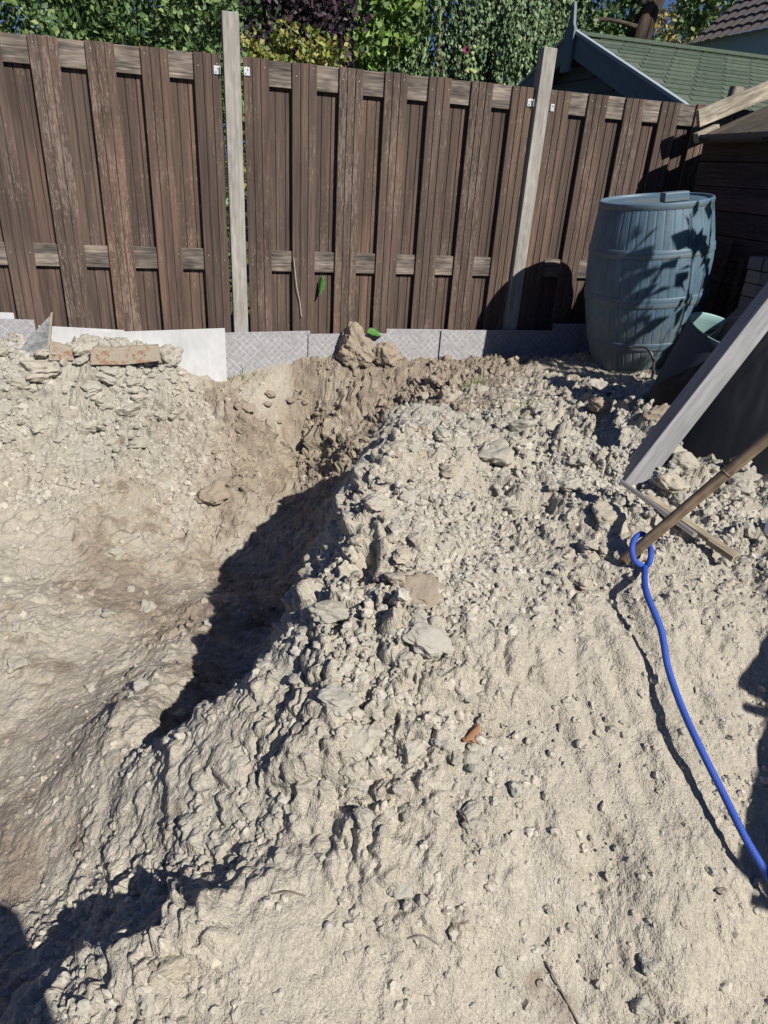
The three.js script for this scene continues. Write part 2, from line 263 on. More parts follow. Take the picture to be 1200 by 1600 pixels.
// hollows seen in the photograph: [px, py, height, radius, depth]
const DIPS = [[694, 618, .2, .08, .2], [655, 600, .16, .06, .12], [555, 800, .2, .05, .07], [830, 790, .28, .06, .05], [860, 800, .28, .05, .04], [770, 765, .28, .05, .06], [440, 690, -.2, .1, .06], [160, 645, .05, .05, .05], [1010, 1100, .12, .05, .02], [950, 1310, -.03, .06, .03], [575, 910, .2, .05, .06]].map(([px, py, y, r, d]) => { const p = atY(px, py, y); return [p.x, p.z, r, d]; });
function detail(x, z, A, b) {
  const cl = A[0], st = A[3];
  const wx = x + 0.035 * vnoise(x * 9, z * 9) + 0.012 * vnoise3(x * 31 + 5, b * 31, z * 31) + 0.006 * vnoise3(x * 83, b * 83, z * 83 + 7), wy = b + 0.012 * vnoise3(x * 31, b * 31 + 50, z * 31), wz = z + 0.035 * vnoise(x * 9 + 40, z * 9) + 0.012 * vnoise3(x * 31 + 80, b * 31, z * 31) + 0.006 * vnoise3(x * 83 + 30, b * 83, z * 83);
  const patch = clamp(0.5 + 0.9 * fbm(x * 3.1 + 3, z * 3.1, 2)), c2 = sstep(.12, .95, cl) * (0.4 + 0.95 * patch);
  let h = 0.05 * (0.35 + cl) * fbm(x * 3.4, z * 3.4, 3);
  h += 0.062 * c2 * domes(wx / 0.17, wy / 0.17, wz / 0.17, 3, 1) * sstep(.3, .9, cl + 0.35 * vnoise(x * 2.2, z * 2.2));
  h += 0.056 * c2 * domes(wx / 0.085 + 7, wy / 0.085, wz / 0.085, 5, 1);
  h += 0.036 * (0.05 + 1.05 * c2) * domes(wx / 0.042, wy / 0.042, wz / 0.042 + 9, 8, 1);
  h += 0.02 * (0.05 + 1.0 * c2) * domes(wx / 0.021, wy / 0.021, wz / 0.021, 13, 1);
  h += 0.007 * (0.3 + 0.8 * cl) * (0.5 * vnoise3(x * 60, b * 60, z * 60) + 0.28 * vnoise3(x * 122, b * 122, z * 122)) + 0.018 * c2 * Math.abs(0.6 * vnoise3(x * 19 + 4, b * 19, z * 19) + 0.3 * vnoise3(x * 39, b * 39 + 4, z * 39));
  if (st > 0.03) h += st * (0.03 * vnoise(x * 11 + 2 * vnoise(x * 3, z * 2), z * 2.6 - x) + 0.016 * vnoise(x * 27, z * 5 + x * 3));
  for (const d of DIPS) { const dx = wx - d[0], dz = wz - d[1], q = (dx * dx + dz * dz) / (d[2] * d[2]); if (q < 4) h -= d[3] * Math.exp(-q * q); }
  return h;
}
function H(x, z) {
  const A = attrs(x, z);
  const e = Math.min(sstep(GX0, GX0 + 0.5, x), sstep(GX1, GX1 - 0.4, x), sstep(GZ0, GZ0 + 0.16, z), sstep(GZ1, GZ1 - 0.5, z));
  const b = hBase(x, z); return lerp(0, b + detail(x, z, A, b), e);
}
function surf(x, z, out, o) {                                // lumps stand out along the normal of the smooth slope
  const b = hBase(x, z), h = H(x, z) - b, e = 0.02, gx = (hBase(x + e, z) - hBase(x - e, z)) / (2 * e), gz = (hBase(x, z + e) - hBase(x, z - e)) / (2 * e), n = 1 / Math.sqrt(1 + gx * gx + gz * gz);
  const edge = Math.min(x - GX0, GX1 - x, z - GZ0, GZ1 - z) < 0.6; if (edge) { out[o] = x; out[o + 1] = b + h; out[o + 2] = z; return; }
  out[o] = x - gx * n * h; out[o + 1] = b + n * h; out[o + 2] = z - gz * n * h;
}
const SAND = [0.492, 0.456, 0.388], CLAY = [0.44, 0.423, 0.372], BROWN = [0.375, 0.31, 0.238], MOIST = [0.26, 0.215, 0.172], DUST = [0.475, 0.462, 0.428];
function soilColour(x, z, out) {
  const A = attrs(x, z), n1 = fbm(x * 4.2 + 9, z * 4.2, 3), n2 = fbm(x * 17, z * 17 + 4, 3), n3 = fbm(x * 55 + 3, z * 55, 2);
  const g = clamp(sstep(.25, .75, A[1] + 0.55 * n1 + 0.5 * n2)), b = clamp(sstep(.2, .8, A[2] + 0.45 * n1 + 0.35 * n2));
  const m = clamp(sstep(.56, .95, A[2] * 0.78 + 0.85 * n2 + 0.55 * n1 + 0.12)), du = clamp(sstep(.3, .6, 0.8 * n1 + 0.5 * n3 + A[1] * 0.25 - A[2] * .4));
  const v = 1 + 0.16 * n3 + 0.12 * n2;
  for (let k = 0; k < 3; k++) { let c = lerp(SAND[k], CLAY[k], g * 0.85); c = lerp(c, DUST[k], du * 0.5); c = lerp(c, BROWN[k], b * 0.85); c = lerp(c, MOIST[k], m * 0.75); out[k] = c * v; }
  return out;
}
{
  const axis = (a, b, sp) => { const r = [a]; let x = a; while (x < b) { x += sp(x); r.push(Math.min(x, b)); } return r; };
  const xs = axis(GX0, GX1, x => 0.0046 + 0.006 * sstep(-1.0, -1.8, x) + 0.006 * sstep(1.2, 2.0, x) + 0.02 * sstep(-2, -2.6, x) + 0.02 * sstep(2.6, 3.2, x));
  const zs = axis(GZ0, GZ1, z => 0.0042 + 0.0042 * sstep(3.2, 0.4, z) + 0.03 * sstep(4.3, 4.7, z));
  const nx = xs.length, nz = zs.length, pos = new Float32Array(nx * nz * 3), col = new Float32Array(nx * nz * 3), uv = new Float32Array(nx * nz * 2), idx = new Uint32Array((nx - 1) * (nz - 1) * 6), c = [0, 0, 0];
  let k = 0;
  for (let j = 0; j < nz; j++) for (let i = 0; i < nx; i++, k++) {
    const x = xs[i], z = zs[j];
    surf(x, z, pos, 3 * k); soilColour(x, z, c); col.set(c, 3 * k); uv[2 * k] = x * 2; uv[2 * k + 1] = z * 2;
  }
  k = 0;
  for (let j = 0; j < nz - 1; j++) for (let i = 0; i < nx - 1; i++) { const a = j * nx + i, b = a + 1, d = a + nx, e = d + 1; idx[k++] = a; idx[k++] = d; idx[k++] = b; idx[k++] = b; idx[k++] = d; idx[k++] = e; }
  const g = new THREE.BufferGeometry(); g.setAttribute('position', new THREE.BufferAttribute(pos, 3)); g.setAttribute('color', new THREE.BufferAttribute(col, 3)); g.setAttribute('uv', new THREE.BufferAttribute(uv, 2)); g.setIndex(new THREE.BufferAttribute(idx, 1)); g.computeVertexNormals();
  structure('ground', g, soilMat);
  console.log('ground', nx, nz);
  // the land round about
  const s = new THREE.Shape([[-150, -150], [150, -150], [150, 150], [-150, 150]].map(p => new THREE.Vector2(...p)));
  s.holes.push(new THREE.Path([[GX0, -GZ1], [GX0, -GZ0], [GX1, -GZ0], [GX1, -GZ1]].map(p => new THREE.Vector2(...p))));
  const lg = new THREE.ShapeGeometry(s); lg.rotateX(-Math.PI / 2);
  structure('garden_land', boxUV(lg, 2), std(rgb(0.16, 0.17, 0.09), 1, { map: grainCol, bumpMap: grainMap, bumpScale: 0.02 }));
}
function hit(px, py) {                                       // where a ray of the picture meets the soil
  const d = ray(px, py); let t = 0.5, p = V();
  for (; t < 9; t += 0.01) { p.copy(CAM).addScaledVector(d, t); if (p.z < -0.2) break; if (p.y < H(p.x, p.z)) break; }
  return p.clone();
}

// ------------------------------------------------------------------ fence
const PITCH = 0.2762, BW = 0.143;
function boardShape(w) {
  const s = new THREE.Shape(), g = 0.0034, dp = 0.007, c = 0.002; s.moveTo(0, c); s.lineTo(c, 0);
  for (const k of [1 / 3, 2 / 3]) { s.lineTo(w * k - g, 0); s.lineTo(w * k, dp); s.lineTo(w * k + g, 0); }
  s.lineTo(w - c, 0); s.lineTo(w, c); s.lineTo(w, 0.016); s.lineTo(0, 0.016); s.closePath(); return s;
}
const boardGeos = [0, 1, 2, 3, 4, 5].map(k => {
  const g = new THREE.ExtrudeGeometry(boardShape(BW), { depth: 1.8, bevelEnabled: false, steps: 1 }); g.rotateX(-Math.PI / 2);
  const b = boxUV(g, 1, k * 0.171 + 0.03, k * 0.37); b.computeVertexNormals(); return b;
});
const railGeo = (w, h) => boxUV(bevelBox(w, h, 0.024, 0.003), 1, R0(), R0());
const screwGeo = new THREE.CylinderGeometry(0.0036, 0.0036, 0.003, 8); screwGeo.rotateX(Math.PI / 2);
const fence = thing('garden_fence', 'long brown board garden fence with grey posts behind the trench', 'fence');
const backGeos = [0, 1, 2, 3].map(k => { const g = new THREE.ExtrudeGeometry(boardShape(0.175), { depth: 1.8, bevelEnabled: false, steps: 1 }); g.rotateX(-Math.PI / 2); const b = boxUV(g, 1, k * 0.137 + 0.3, k * 0.29); b.computeVertexNormals(); return b; });
function fencePanel(x0, label, heavy) {
  const t = new THREE.Group(); t.name = 'panel'; t.position.x = x0; t.userData.label = label; fence.add(t); const r = rng(Math.round(x0 * 100) + 500);
  const mat = k => boardMats[heavy.includes(k) ? 2 : r() < 0.55 ? 0 : 1][Math.floor(r() * 3)];
  for (let k = 0; k < 7; k++) { const b = part('board', boardGeos[Math.floor(r() * 6)], mat(k), t); b.position.set(k * PITCH, (r() - 0.5) * 0.006, (r() - 0.5) * 0.002); }
  for (let k = 0; k < 6; k++) { const b = part('board', backGeos[Math.floor(r() * 4)], boardMats[r() < 0.75 ? 0 : 1][Math.floor(r() * 3)], t); b.position.set(k * PITCH + BW - 0.021, -0.004 + (r() - 0.5) * 0.006, -0.041); }
  for (const [y, h] of [[1.7345, 0.128], [0.724, 0.124], [0.1, 0.12]]) { const b = part('rail', railGeo(1.796, h), railMat, t); b.position.set(0.9, y, -0.0285); }
  for (let k = 0; k < 7; k++) for (const y of [1.755, 0.735]) for (const dx of [0.022, 0.121]) { const s = part('screw', screwGeo, screwMat, t); s.position.set(k * PITCH + dx + (r() - .5) * .01, y + (r() - 0.5) * 0.05, 0.0008); }
  return t;
}
fencePanel(-1.8 - 0.1258, 'brown board fence panel with heavily flaking stain behind the white boards', [3, 4]);
fencePanel(0, 'brown board fence panel standing between the two grey posts', [2, 5]);
fencePanel(1.8 + 0.1222, 'brown board fence panel behind the blue rain barrel', [2]);
fencePanel(-1.8 * 2 - 0.1258 * 2, 'brown board fence panel beyond the one with flaking stain', [1]);
function post(x, top, label) {
  const g = bevelBox(0.09, top + 0.2, 0.085, 0.004); const m = part('post', boxUV(g, 1, R0(), R0(), true), postMat, fence); m.userData.label = label; m.position.set(x, top / 2 - 0.1, -0.012); return m;
}
post(-0.063, 1.997, 'grey weathered timber fence post rising above the hedge side panels');
post(1.861, 2.012, 'grey weathered timber fence post beside the rain barrel shadow');
post(-1.989, 2.0, 'grey weathered timber fence post at the far end of the flaking panel');
post(3.78, 2.0, 'grey weathered timber fence post hidden behind the old shed');
// brackets
for (const [x, y, l] of [[-0.145, 1.725, 'small zinc fence bracket on the flaking panel beside the tall post'], [0.018, 1.732, 'small zinc fence bracket on the middle panel beside the tall post'], [1.782, 1.715, 'small zinc fence bracket on the middle panel near the barrel'], [1.937, 1.70, 'small zinc fence bracket on the panel behind the barrel']]) {
  const t = new THREE.Group(); t.name = 'bracket'; t.position.set(x, y, 0.0015); fence.add(t);
  part('plate', bevelBox(0.036, 0.04, 0.003, 0.001), zinc, t).position.z = 0.003;
  part('flange', bevelBox(0.003, 0.04, 0.02, 0.001), zinc, t).position.set(x < 0 || (x > 1 && x < 1.86) ? 0.0165 : -0.0165, 0, 0.0145);
  for (const s of [-1, 1]) { const q = part('screw', screwGeo, std(rgb(0.12, 0.12, 0.12), 0.5), t); q.position.set(s * 0.006, s * 0.009, 0.006); }
}
// stump of a round post behind the fence
{ const g = new THREE.CylinderGeometry(0.05, 0.055, 2.06, 16, 4); single('round_post', boxUV(g, 1, 0, 0, true), oldWood, 'round weathered wooden post top showing behind the fence', 'post').position.copy(atZ(1137, 158, -0.35)).setY(0.94); scene.children.at(-1).rotation.z = -0.05; }

// ------------------------------------------------------------------ sheets leaning along the foot of the fence
const lat = (i, j) => { const u = i / 512, v = j / 512, n = 9; const a = Math.abs(((u + v) * n) % 1 - 0.5) * 2, b = Math.abs((((u - v) * n) % 1 + 1) % 1 - 0.5) * 2; return Math.max(sstep(.78, .97, a), sstep(.78, .97, b)); };
const latMap = tex(512, 512, (i, j, o) => { const l = lat(i, j), n = tnoise(i / 16, j / 16, 32, 32), m = tnoise(i / 3, j / 3, 171, 171), w = tnoise(i / 60, j / 60, 9, 9); const k = 146 + 18 * (n - .5) + 12 * (m - .5), q = k + l * (28 * clamp(0.1 + 1.2 * w)); o[0] = q; o[1] = q; o[2] = q + 3; }, { rx: 2.4, ry: 2.4 });
const latBump = tex(512, 512, (i, j, o) => { o[0] = o[1] = o[2] = 90 + 150 * lat(i, j) }, { srgb: false, rx: 1.9, ry: 1.9 });
const latMat = std(0xffffff, 0.5, { map: latMap, bumpMap: latBump, bumpScale: 0.0015 });
const whiteMap = tex(256, 256, (i, j, o) => { const n = tnoise(i / 30, j / 30, 9, 9), m = tnoise(i / 5, j / 9, 51, 28), q = 184 + 14 * (n - .5) + 10 * (m - .5); o[0] = q - 2; o[1] = q; o[2] = q + 2; });
const whiteMat = std(0xffffff, 0.6, { map: whiteMap });
const SH = 'grey lattice-patterned sheets set along the fence foot';
for (const [p0, p1, z, tilt, m, l, grp] of [
  [[-60, 486], [21, 489], .03, 0, whiteMat, 'plain white board showing above a grey patterned sheet', null],
  [[-60, 496], [53, 500], .052, 0, latMat, 'grey lattice-patterned sheet beside the upright rusty plate', SH],
  [[60, 509], [194, 516], .045, 0, whiteMat, 'white board behind the larger white board and rusty strip', null],
  [[146, 520], [351, 513], .075, 0, whiteMat, 'large white board standing in front of the fence foot', null],
  [[349, 520], [484, 517], .04, 0, latMat, 'grey lattice-patterned sheet between the large white board and tall clod', SH],
  [[482, 522], [606, 521], .052, 0, latMat, 'grey lattice-patterned sheet behind the tall upright clod', SH],
  [[604, 514], [700, 515], .04, 0, latMat, 'grey lattice-patterned sheet right behind the broad green leaf', SH],
  [[690, 516], [800, 516], .056, 0, latMat, 'grey lattice-patterned sheet speckled with leaf shadow', SH],
  [[786, 516], [905, 517], .068, 0, latMat, 'grey lattice-patterned sheet in the shade of the rain barrel', SH]]) {
  const a = atZ(...p0, z), b = atZ(...p1, z), y0 = -0.12;
  const s = new THREE.Shape([new THREE.Vector2(a.x, y0), new THREE.Vector2(b.x, y0), new THREE.Vector2(b.x, b.y), new THREE.Vector2(a.x, a.y)]);
  const g = new THREE.ExtrudeGeometry(s, { depth: 0.007, bevelEnabled: true, bevelSize: 0.0008, bevelThickness: 0.0008, bevelSegments: 1 }); g.translate(0, 0, z - 0.0035);
  single(m === latMat ? 'patterned_sheet' : 'white_board', boxUV(g, 1, R0(), R0()), m, l, m === latMat ? 'sheet' : 'board', grp);
}
{ // the grey sheet end standing up beyond the barrel
  const g = boxUV(bevelBox(0.75, 0.46, 0.008, 0.002)); single('patterned_sheet', g, latMat, 'taller grey lattice-patterned sheet behind the rain barrel', 'sheet', SH).position.set(2.56, 0.12, 0.05);
}
// rusty scrap on the bank
const rustMap = tex(256, 256, (i, j, o) => { const n = tnoise(i / 26, j / 26, 10, 10) * .6 + tnoise(i / 8, j / 8, 32, 32) * .4, k = sstep(.46, .8, n), f = tnoise(i / 3, j / 3, 85, 85) - .5; o[0] = lerp(150, 138, k) + 24 * f; o[1] = lerp(143, 106, k) + 20 * f; o[2] = lerp(130, 82, k) + 16 * f; }, { rx: 5, ry: 5 });
const rustMat = std(0xffffff, 0.9, { map: rustMap, bumpMap: rustMap, bumpScale: 0.002 });
const slateMap = tex(256, 256, (i, j, o) => { const n = tnoise(i / 30, j / 12, 9, 21) * .6 + tnoise(i / 6, j / 6, 43, 43) * .4; const q = 120 + 70 * (n - .5); o[0] = q; o[1] = q + 3; o[2] = q + 6; }, { rx: 4, ry: 4 });
const slateMat = std(0xffffff, 0.75, { map: slateMap, bumpMap: slateMap, bumpScale: 0.003 });
function plateFrom(pxs, z, depth) { const s = new THREE.Shape(pxs.map(([x, y]) => { const p = atZ(x, y, z); return new THREE.Vector2(p.x, p.y); })); const g = new THREE.ExtrudeGeometry(s, { depth, bevelEnabled: true, bevelSize: .002, bevelThickness: .002, bevelSegments: 1 }); g.translate(0, 0, z); return boxUV(g); }
{
  const t = thing('rusty_plate', 'upright pointed grey plate with a rusty edge standing in the bank', 'scrap plate');
  part('plate', plateFrom([[81, 490], [74, 560], [28, 552], [44, 530]], .30, .012), slateMat, t);
  part('edge', plateFrom([[83, 487], [77, 560], [73, 560], [80, 489]], .296, .02), rustMat, t);
  single('rusty_strip', plateFrom([[143, 546], [148, 541], [182, 543], [186, 541], [247, 538], [251, 560], [196, 566], [143, 566]], .30, .05), rustMat, 'long rusty strip lying on the clods before the white board', 'scrap strip');
  single('rusty_fragment', plateFrom([[80, 534], [92, 535], [112, 544], [116, 560], [78, 560]], .31, .04), rustMat, 'small rusty fragment beside the upright pointed plate', 'scrap piece');
}

// ------------------------------------------------------------------ rain barrel
const blue = std(rgb(0.115, 0.2, 0.28), 0.55, {}), blueMap = tex(512, 512, (i, j, o) => { const n = tnoise(i / 40, j / 40, 13, 13) * .5 + tnoise(i / 9, j / 14, 57, 37) * .3 + tnoise(i / 2, j / 2, 256, 256) * .2; const d = sstep(.56, .72, tnoise(i / 24, j / 50, 21, 10) * .55 + tnoise(i / 5, j / 7, 102, 73) * .45); const q = 205 + 60 * (n - .5), mud = sstep(.5, .62, tnoise(i / 3, j / 3, 171, 171) * .55 + tnoise(i / 20, j / 20, 26, 26) * .3 + .42 * clamp(1 - j / 200)) * (j < 190 ? 1 : 0); o[0] = lerp(lerp(q, 235, d * .5), 300, mud * .8); o[1] = lerp(lerp(q, 222, d * .4), 236, mud * .5); o[2] = lerp(lerp(q, 200, d * .45), 190, mud * .6); });
blue.map = blueMap; blue.bumpMap = blueMap; blue.bumpScale = 0.0006;
const BX = 2.41, BZ = 0.80, BY = 0.25, BH = 0.985;
const brad = t => 0.290 + 0.080 * Math.pow(Math.sin(Math.PI * clamp(0.06 + 0.88 * t)), 0.85) - 0.034 * (1 - t) * (1 - t);
{
  const t = thing('rain_barrel', 'blue plastic rain barrel moulded like a wooden cask', 'rain barrel', [BX, BY, BZ]);
  t.rotation.z = .13; const nu = 44 * 10, nv = 70, pos = [], uv = [], idx = [];
  for (let j = 0; j <= nv; j++) for (let i = 0; i <= nu; i++) {
    const f = j / nv, s = (i / nu * 44) % 1, th = i / nu * Math.PI * 2, gr = Math.abs(s - 0.5) * 2;
    const r = brad(f) - 0.0035 * sstep(.84, .96, gr);
    pos.push(r * Math.cos(th), f * BH, r * Math.sin(th)); uv.push(i / nu * 4, f * .985 + .005);
    if (i < nu && j < nv) { const a = j * (nu + 1) + i, b = a + 1, c = a + nu + 1, d = c + 1; idx.push(a, c, b, b, c, d); }
  }
  const g = new THREE.BufferGeometry(); g.setAttribute('position', new THREE.Float32BufferAttribute(pos, 3)); g.setAttribute('uv', new THREE.Float32BufferAttribute(uv, 2)); g.setIndex(idx); g.computeVertexNormals();
  part('cask', g, blue, t);
  const hoop = (f0, f1, e) => { const p = []; for (const [f, q] of [[f0, 0], [f0 + .006, e], [lerp(f0, f1, .46), e], [lerp(f0, f1, .5), e - .002], [lerp(f0, f1, .54), e], [f1 - .006, e], [f1, 0]]) p.push(new THREE.Vector2(brad(f) + q, f * BH)); return new THREE.LatheGeometry(p, 96); };
  for (const [a, b] of [[.175, .225], [.44, .5], [.715, .765]]) part('hoop', hoop(a, b, .0055), blue, t);
  const rt = brad(1);
  part('rim', new THREE.LatheGeometry([[rt - .002, -.03], [rt + .008, -.028], [rt + .01, 0], [rt + .004, .008], [rt - .012, .006], [rt - .014, -.02]].map(([x, y]) => new THREE.Vector2(x, BH + y)), 96), blue, t);
  const lid = part('lid', new THREE.LatheGeometry([[0, -.012], [rt * .55, -.012], [rt * .58, -.004], [rt * .9, -.004], [rt - .013, -.014]].map(([x, y]) => new THREE.Vector2(x, BH + y)), 64), blue, t);
  const gb = part('grip', bevelBox(.145, .05, .06, .008), blue, lid); gb.position.set(-.06, BH + .032, rt - .06); gb.rotation.y = -.12;
}

// ------------------------------------------------------------------ old shed on the right
{
  const t = thing('old_shed', 'dark old timber shed with corrugated roof and gutter beside the barrel', 'shed', [0, 0, 0]);
  const r = rng(33);
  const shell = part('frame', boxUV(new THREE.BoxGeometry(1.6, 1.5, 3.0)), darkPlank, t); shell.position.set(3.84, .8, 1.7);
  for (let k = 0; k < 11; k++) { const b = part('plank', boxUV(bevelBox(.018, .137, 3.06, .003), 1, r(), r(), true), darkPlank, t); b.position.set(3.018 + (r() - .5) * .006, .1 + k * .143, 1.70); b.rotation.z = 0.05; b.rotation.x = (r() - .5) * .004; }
  // roof: corrugated sheet rising to the right
  const nu = 16, nv = 360, pos = [], uv = [], idx = [], eave = 1.60, sl = Math.tan(.41);
  for (let j = 0; j <= nv; j++) for (let i = 0; i <= nu; i++) {
    const z = .24 + j / nv * 3.1, rag = .05 * vnoise(z * 3, 3), x = lerp(2.87 + rag, 4.7, i / nu); pos.push(x, eave + (x - 2.9) * sl + .013 * Math.sin(z / .13 * Math.PI * 2), z); uv.push(x, z);
    if (i < nu && j < nv) { const a = j * (nu + 1) + i, b = a + 1, c = a + nu + 1, d = c + 1; idx.push(a, c, b, b, c, d); }
  }
  const g = new THREE.BufferGeometry(); g.setAttribute('position', new THREE.Float32BufferAttribute(pos, 3)); g.setAttribute('uv', new THREE.Float32BufferAttribute(uv, 2)); g.setIndex(idx); g.computeVertexNormals();
  part('corrugated_roof', g, std(rgb(.13, .12, .11), .9, { map: oldMap }), t);
  const a = atZ(1090, 186, .2), b2 = atZ(1206, 138, .2), dir = b2.clone().sub(a).normalize(), len = 1.5, bb = a.clone().addScaledVector(dir, len);
  const bg = new THREE.Mesh(boxUV(bevelBox(.105, len, .032, .004), 1, .2, .3, true), oldWood); bg.name = 'barge_board'; bg.castShadow = bg.receiveShadow = true; t.add(bg);
  bg.position.copy(a).add(bb).multiplyScalar(.5); bg.rotation.z = Math.atan2(dir.y, dir.x) - Math.PI / 2; bg.position.z = .2;
  const tail = part('rafter_tail', boxUV(bevelBox(.16, .06, .05, .004)), oldWood, t); tail.position.copy(atX(1104, 209, 2.93)); tail.rotation.z = .41;
  // gutter
  const gp = []; for (let k = 0; k <= 12; k++) { const an = Math.PI + k / 12 * Math.PI; gp.push(new THREE.Vector2(.05 * Math.cos(an), .05 * Math.sin(an))); } for (let k = 12; k >= 0; k--) { const an = Math.PI + k / 12 * Math.PI; gp.push(new THREE.Vector2(.046 * Math.cos(an), .046 * Math.sin(an))); }
  const gg = new THREE.ExtrudeGeometry(new THREE.Shape(gp), { depth: 2.9, bevelEnabled: false }); const gut = part('gutter', gg, std(rgb(.10, .095, .09), .6), t); gut.position.set(2.91, 1.605, .3); gut.rotation.x = -.012;
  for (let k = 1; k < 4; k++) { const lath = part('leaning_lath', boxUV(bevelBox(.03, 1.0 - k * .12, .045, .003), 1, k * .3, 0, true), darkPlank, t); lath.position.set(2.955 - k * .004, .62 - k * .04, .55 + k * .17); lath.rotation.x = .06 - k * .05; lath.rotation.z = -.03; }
}
// paving bricks stacked by the shed
{
  const bm = [rgb(.27, .24, .22), rgb(.33, .29, .26), rgb(.24, .22, .22)].map(c => std(c, .95, { map: grainCol, bumpMap: grainMap, bumpScale: .004 })), bg = boxUV(bevelBox(.2, .068, .1, .008), 3), r = rng(4);
  const base = atX(1178, 400, 2.66); let n = 0;
  for (let k = 0; k < 9; k++) for (let s = 0; s < 2; s++) {
    const y = base.y - .035 - k * .071; if (y < .34) continue;
    const o = single('paving_brick', bg, bm[Math.floor(r() * 3)], k === 0 ? 'sunlit paving brick on top of the stack by the shed' : 'shaded paving brick within the stack by the shed', 'brick', k === 0 ? 'top bricks of the stack by the shed' : 'lower bricks of the stack by the shed');
    o.position.set(base.x + .09 + (r() - .5) * .02, y, base.z + .03 + s * .105 + (r() - .5) * .006); o.rotation.y = .12 + (r() - .5) * .12;
  }
}

// ------------------------------------------------------------------ leaning tub, tarpaulin, post, rake handle, rope
const darkBlue = std(rgb(.02, .034, .058), .8), tealMat = std(rgb(.20, .33, .32), .5);
{
  const t = thing('leaning_tub', 'open dark blue plastic tube tub leaning beside the rain barrel', 'tub');
  const a = V(1.78, .10, 1.86), b = atD(1128, 516, 3.0), L = b.distanceTo(a);
  const g = new THREE.Group(); g.name = 'tub_body'; t.add(g);
  const wall = part('wall', new THREE.LatheGeometry([[.125, -L / 2], [.145, L / 2 - .03], [.152, L / 2 - .026], [.152, L / 2]].map(([x, y]) => new THREE.Vector2(x, y)), 48), darkBlue, g);
  part('lining', new THREE.LatheGeometry([[0, -L / 2 + .2], [.12, -L / 2 + .2], [.138, L / 2 - .03], [.14, L / 2], [.152, L / 2 + .001]].map(([x, y]) => new THREE.Vector2(x, y)), 48), tealMat, g);
  between(g, a, b);
}
{
  // black plastic sheet thrown over a low pile
  const t = [], uv = [], idx = [], n = 140, C = V(2.28, 0, 2.18);
  for (let j = 0; j <= n; j++) for (let i = 0; i <= n; i++) {
    const u = i / n * 2 - 1, v = j / n * 2 - 1, x = C.x + u * .72, z = C.z + v * .62, d = Math.min(1, Math.hypot(u, v) * .98);
    const dome = Math.pow(Math.cos(Math.min(1, d) * Math.PI / 2), .8) * .62, fold = .08 * Math.abs(vnoise(x * 5 + z * 7, z * 2 - x * 2)) + .03 * vnoise(x * 11 - z * 5, z * 9 + x * 3) + .008 * vnoise(x * 30, z * 30);
    t.push(x, Math.max(hBase(x, z) + .02, .0) + dome + fold * (.4 + 1.2 * (1 - d)) - .10 * sstep(.85, 1, d), z); uv.push(u, v);
    if (i < n && j < n) { const a = j * (n + 1) + i, b = a + 1, c = a + n + 1, e = c + 1; idx.push(a, c, b, b, c, e); }
  }
  const g = new THREE.BufferGeometry(); g.setAttribute('position', new THREE.Float32BufferAttribute(t, 3)); g.setAttribute('uv', new THREE.Float32BufferAttribute(uv, 2)); g.setIndex(idx); g.computeVertexNormals();
  single('black_tarpaulin', g, new THREE.MeshPhysicalMaterial({ color: rgb(.012, .013, .016), roughness: .5, specularIntensity: .3 }), 'black plastic tarpaulin crumpled over a pile behind the leaning post', 'tarpaulin');
}
const postPaint = tex(256, 512, (i, j, o) => { const n = tnoise(i / 12, j / 90, 21, 6) * .5 + tnoise(i / 4, j / 20, 64, 26) * .3 + tnoise(i / 40, j / 40, 6, 13) * .2, q = 122 + 46 * (n - .5); o[0] = q; o[1] = q; o[2] = q + 3; }, { rx: 4, ry: 1 });
{
  const a = hit(985, 752), b = V(1.735, .955, 2.42), dir = b.clone().sub(a).normalize(); a.addScaledVector(dir, -.03); const e = a.clone().addScaledVector(dir, 1.5);
  const m = single('timber_post', boxUV(bevelBox(.085, 1.53, .085, .005), 1), std(0xffffff, .8, { map: postPaint, bumpMap: postPaint, bumpScale: .0015 }), 'square grey timber post leaning up from the heap over the tarpaulin', 'post');
  between(m, a, e, V(-.03, .33, .93));
}
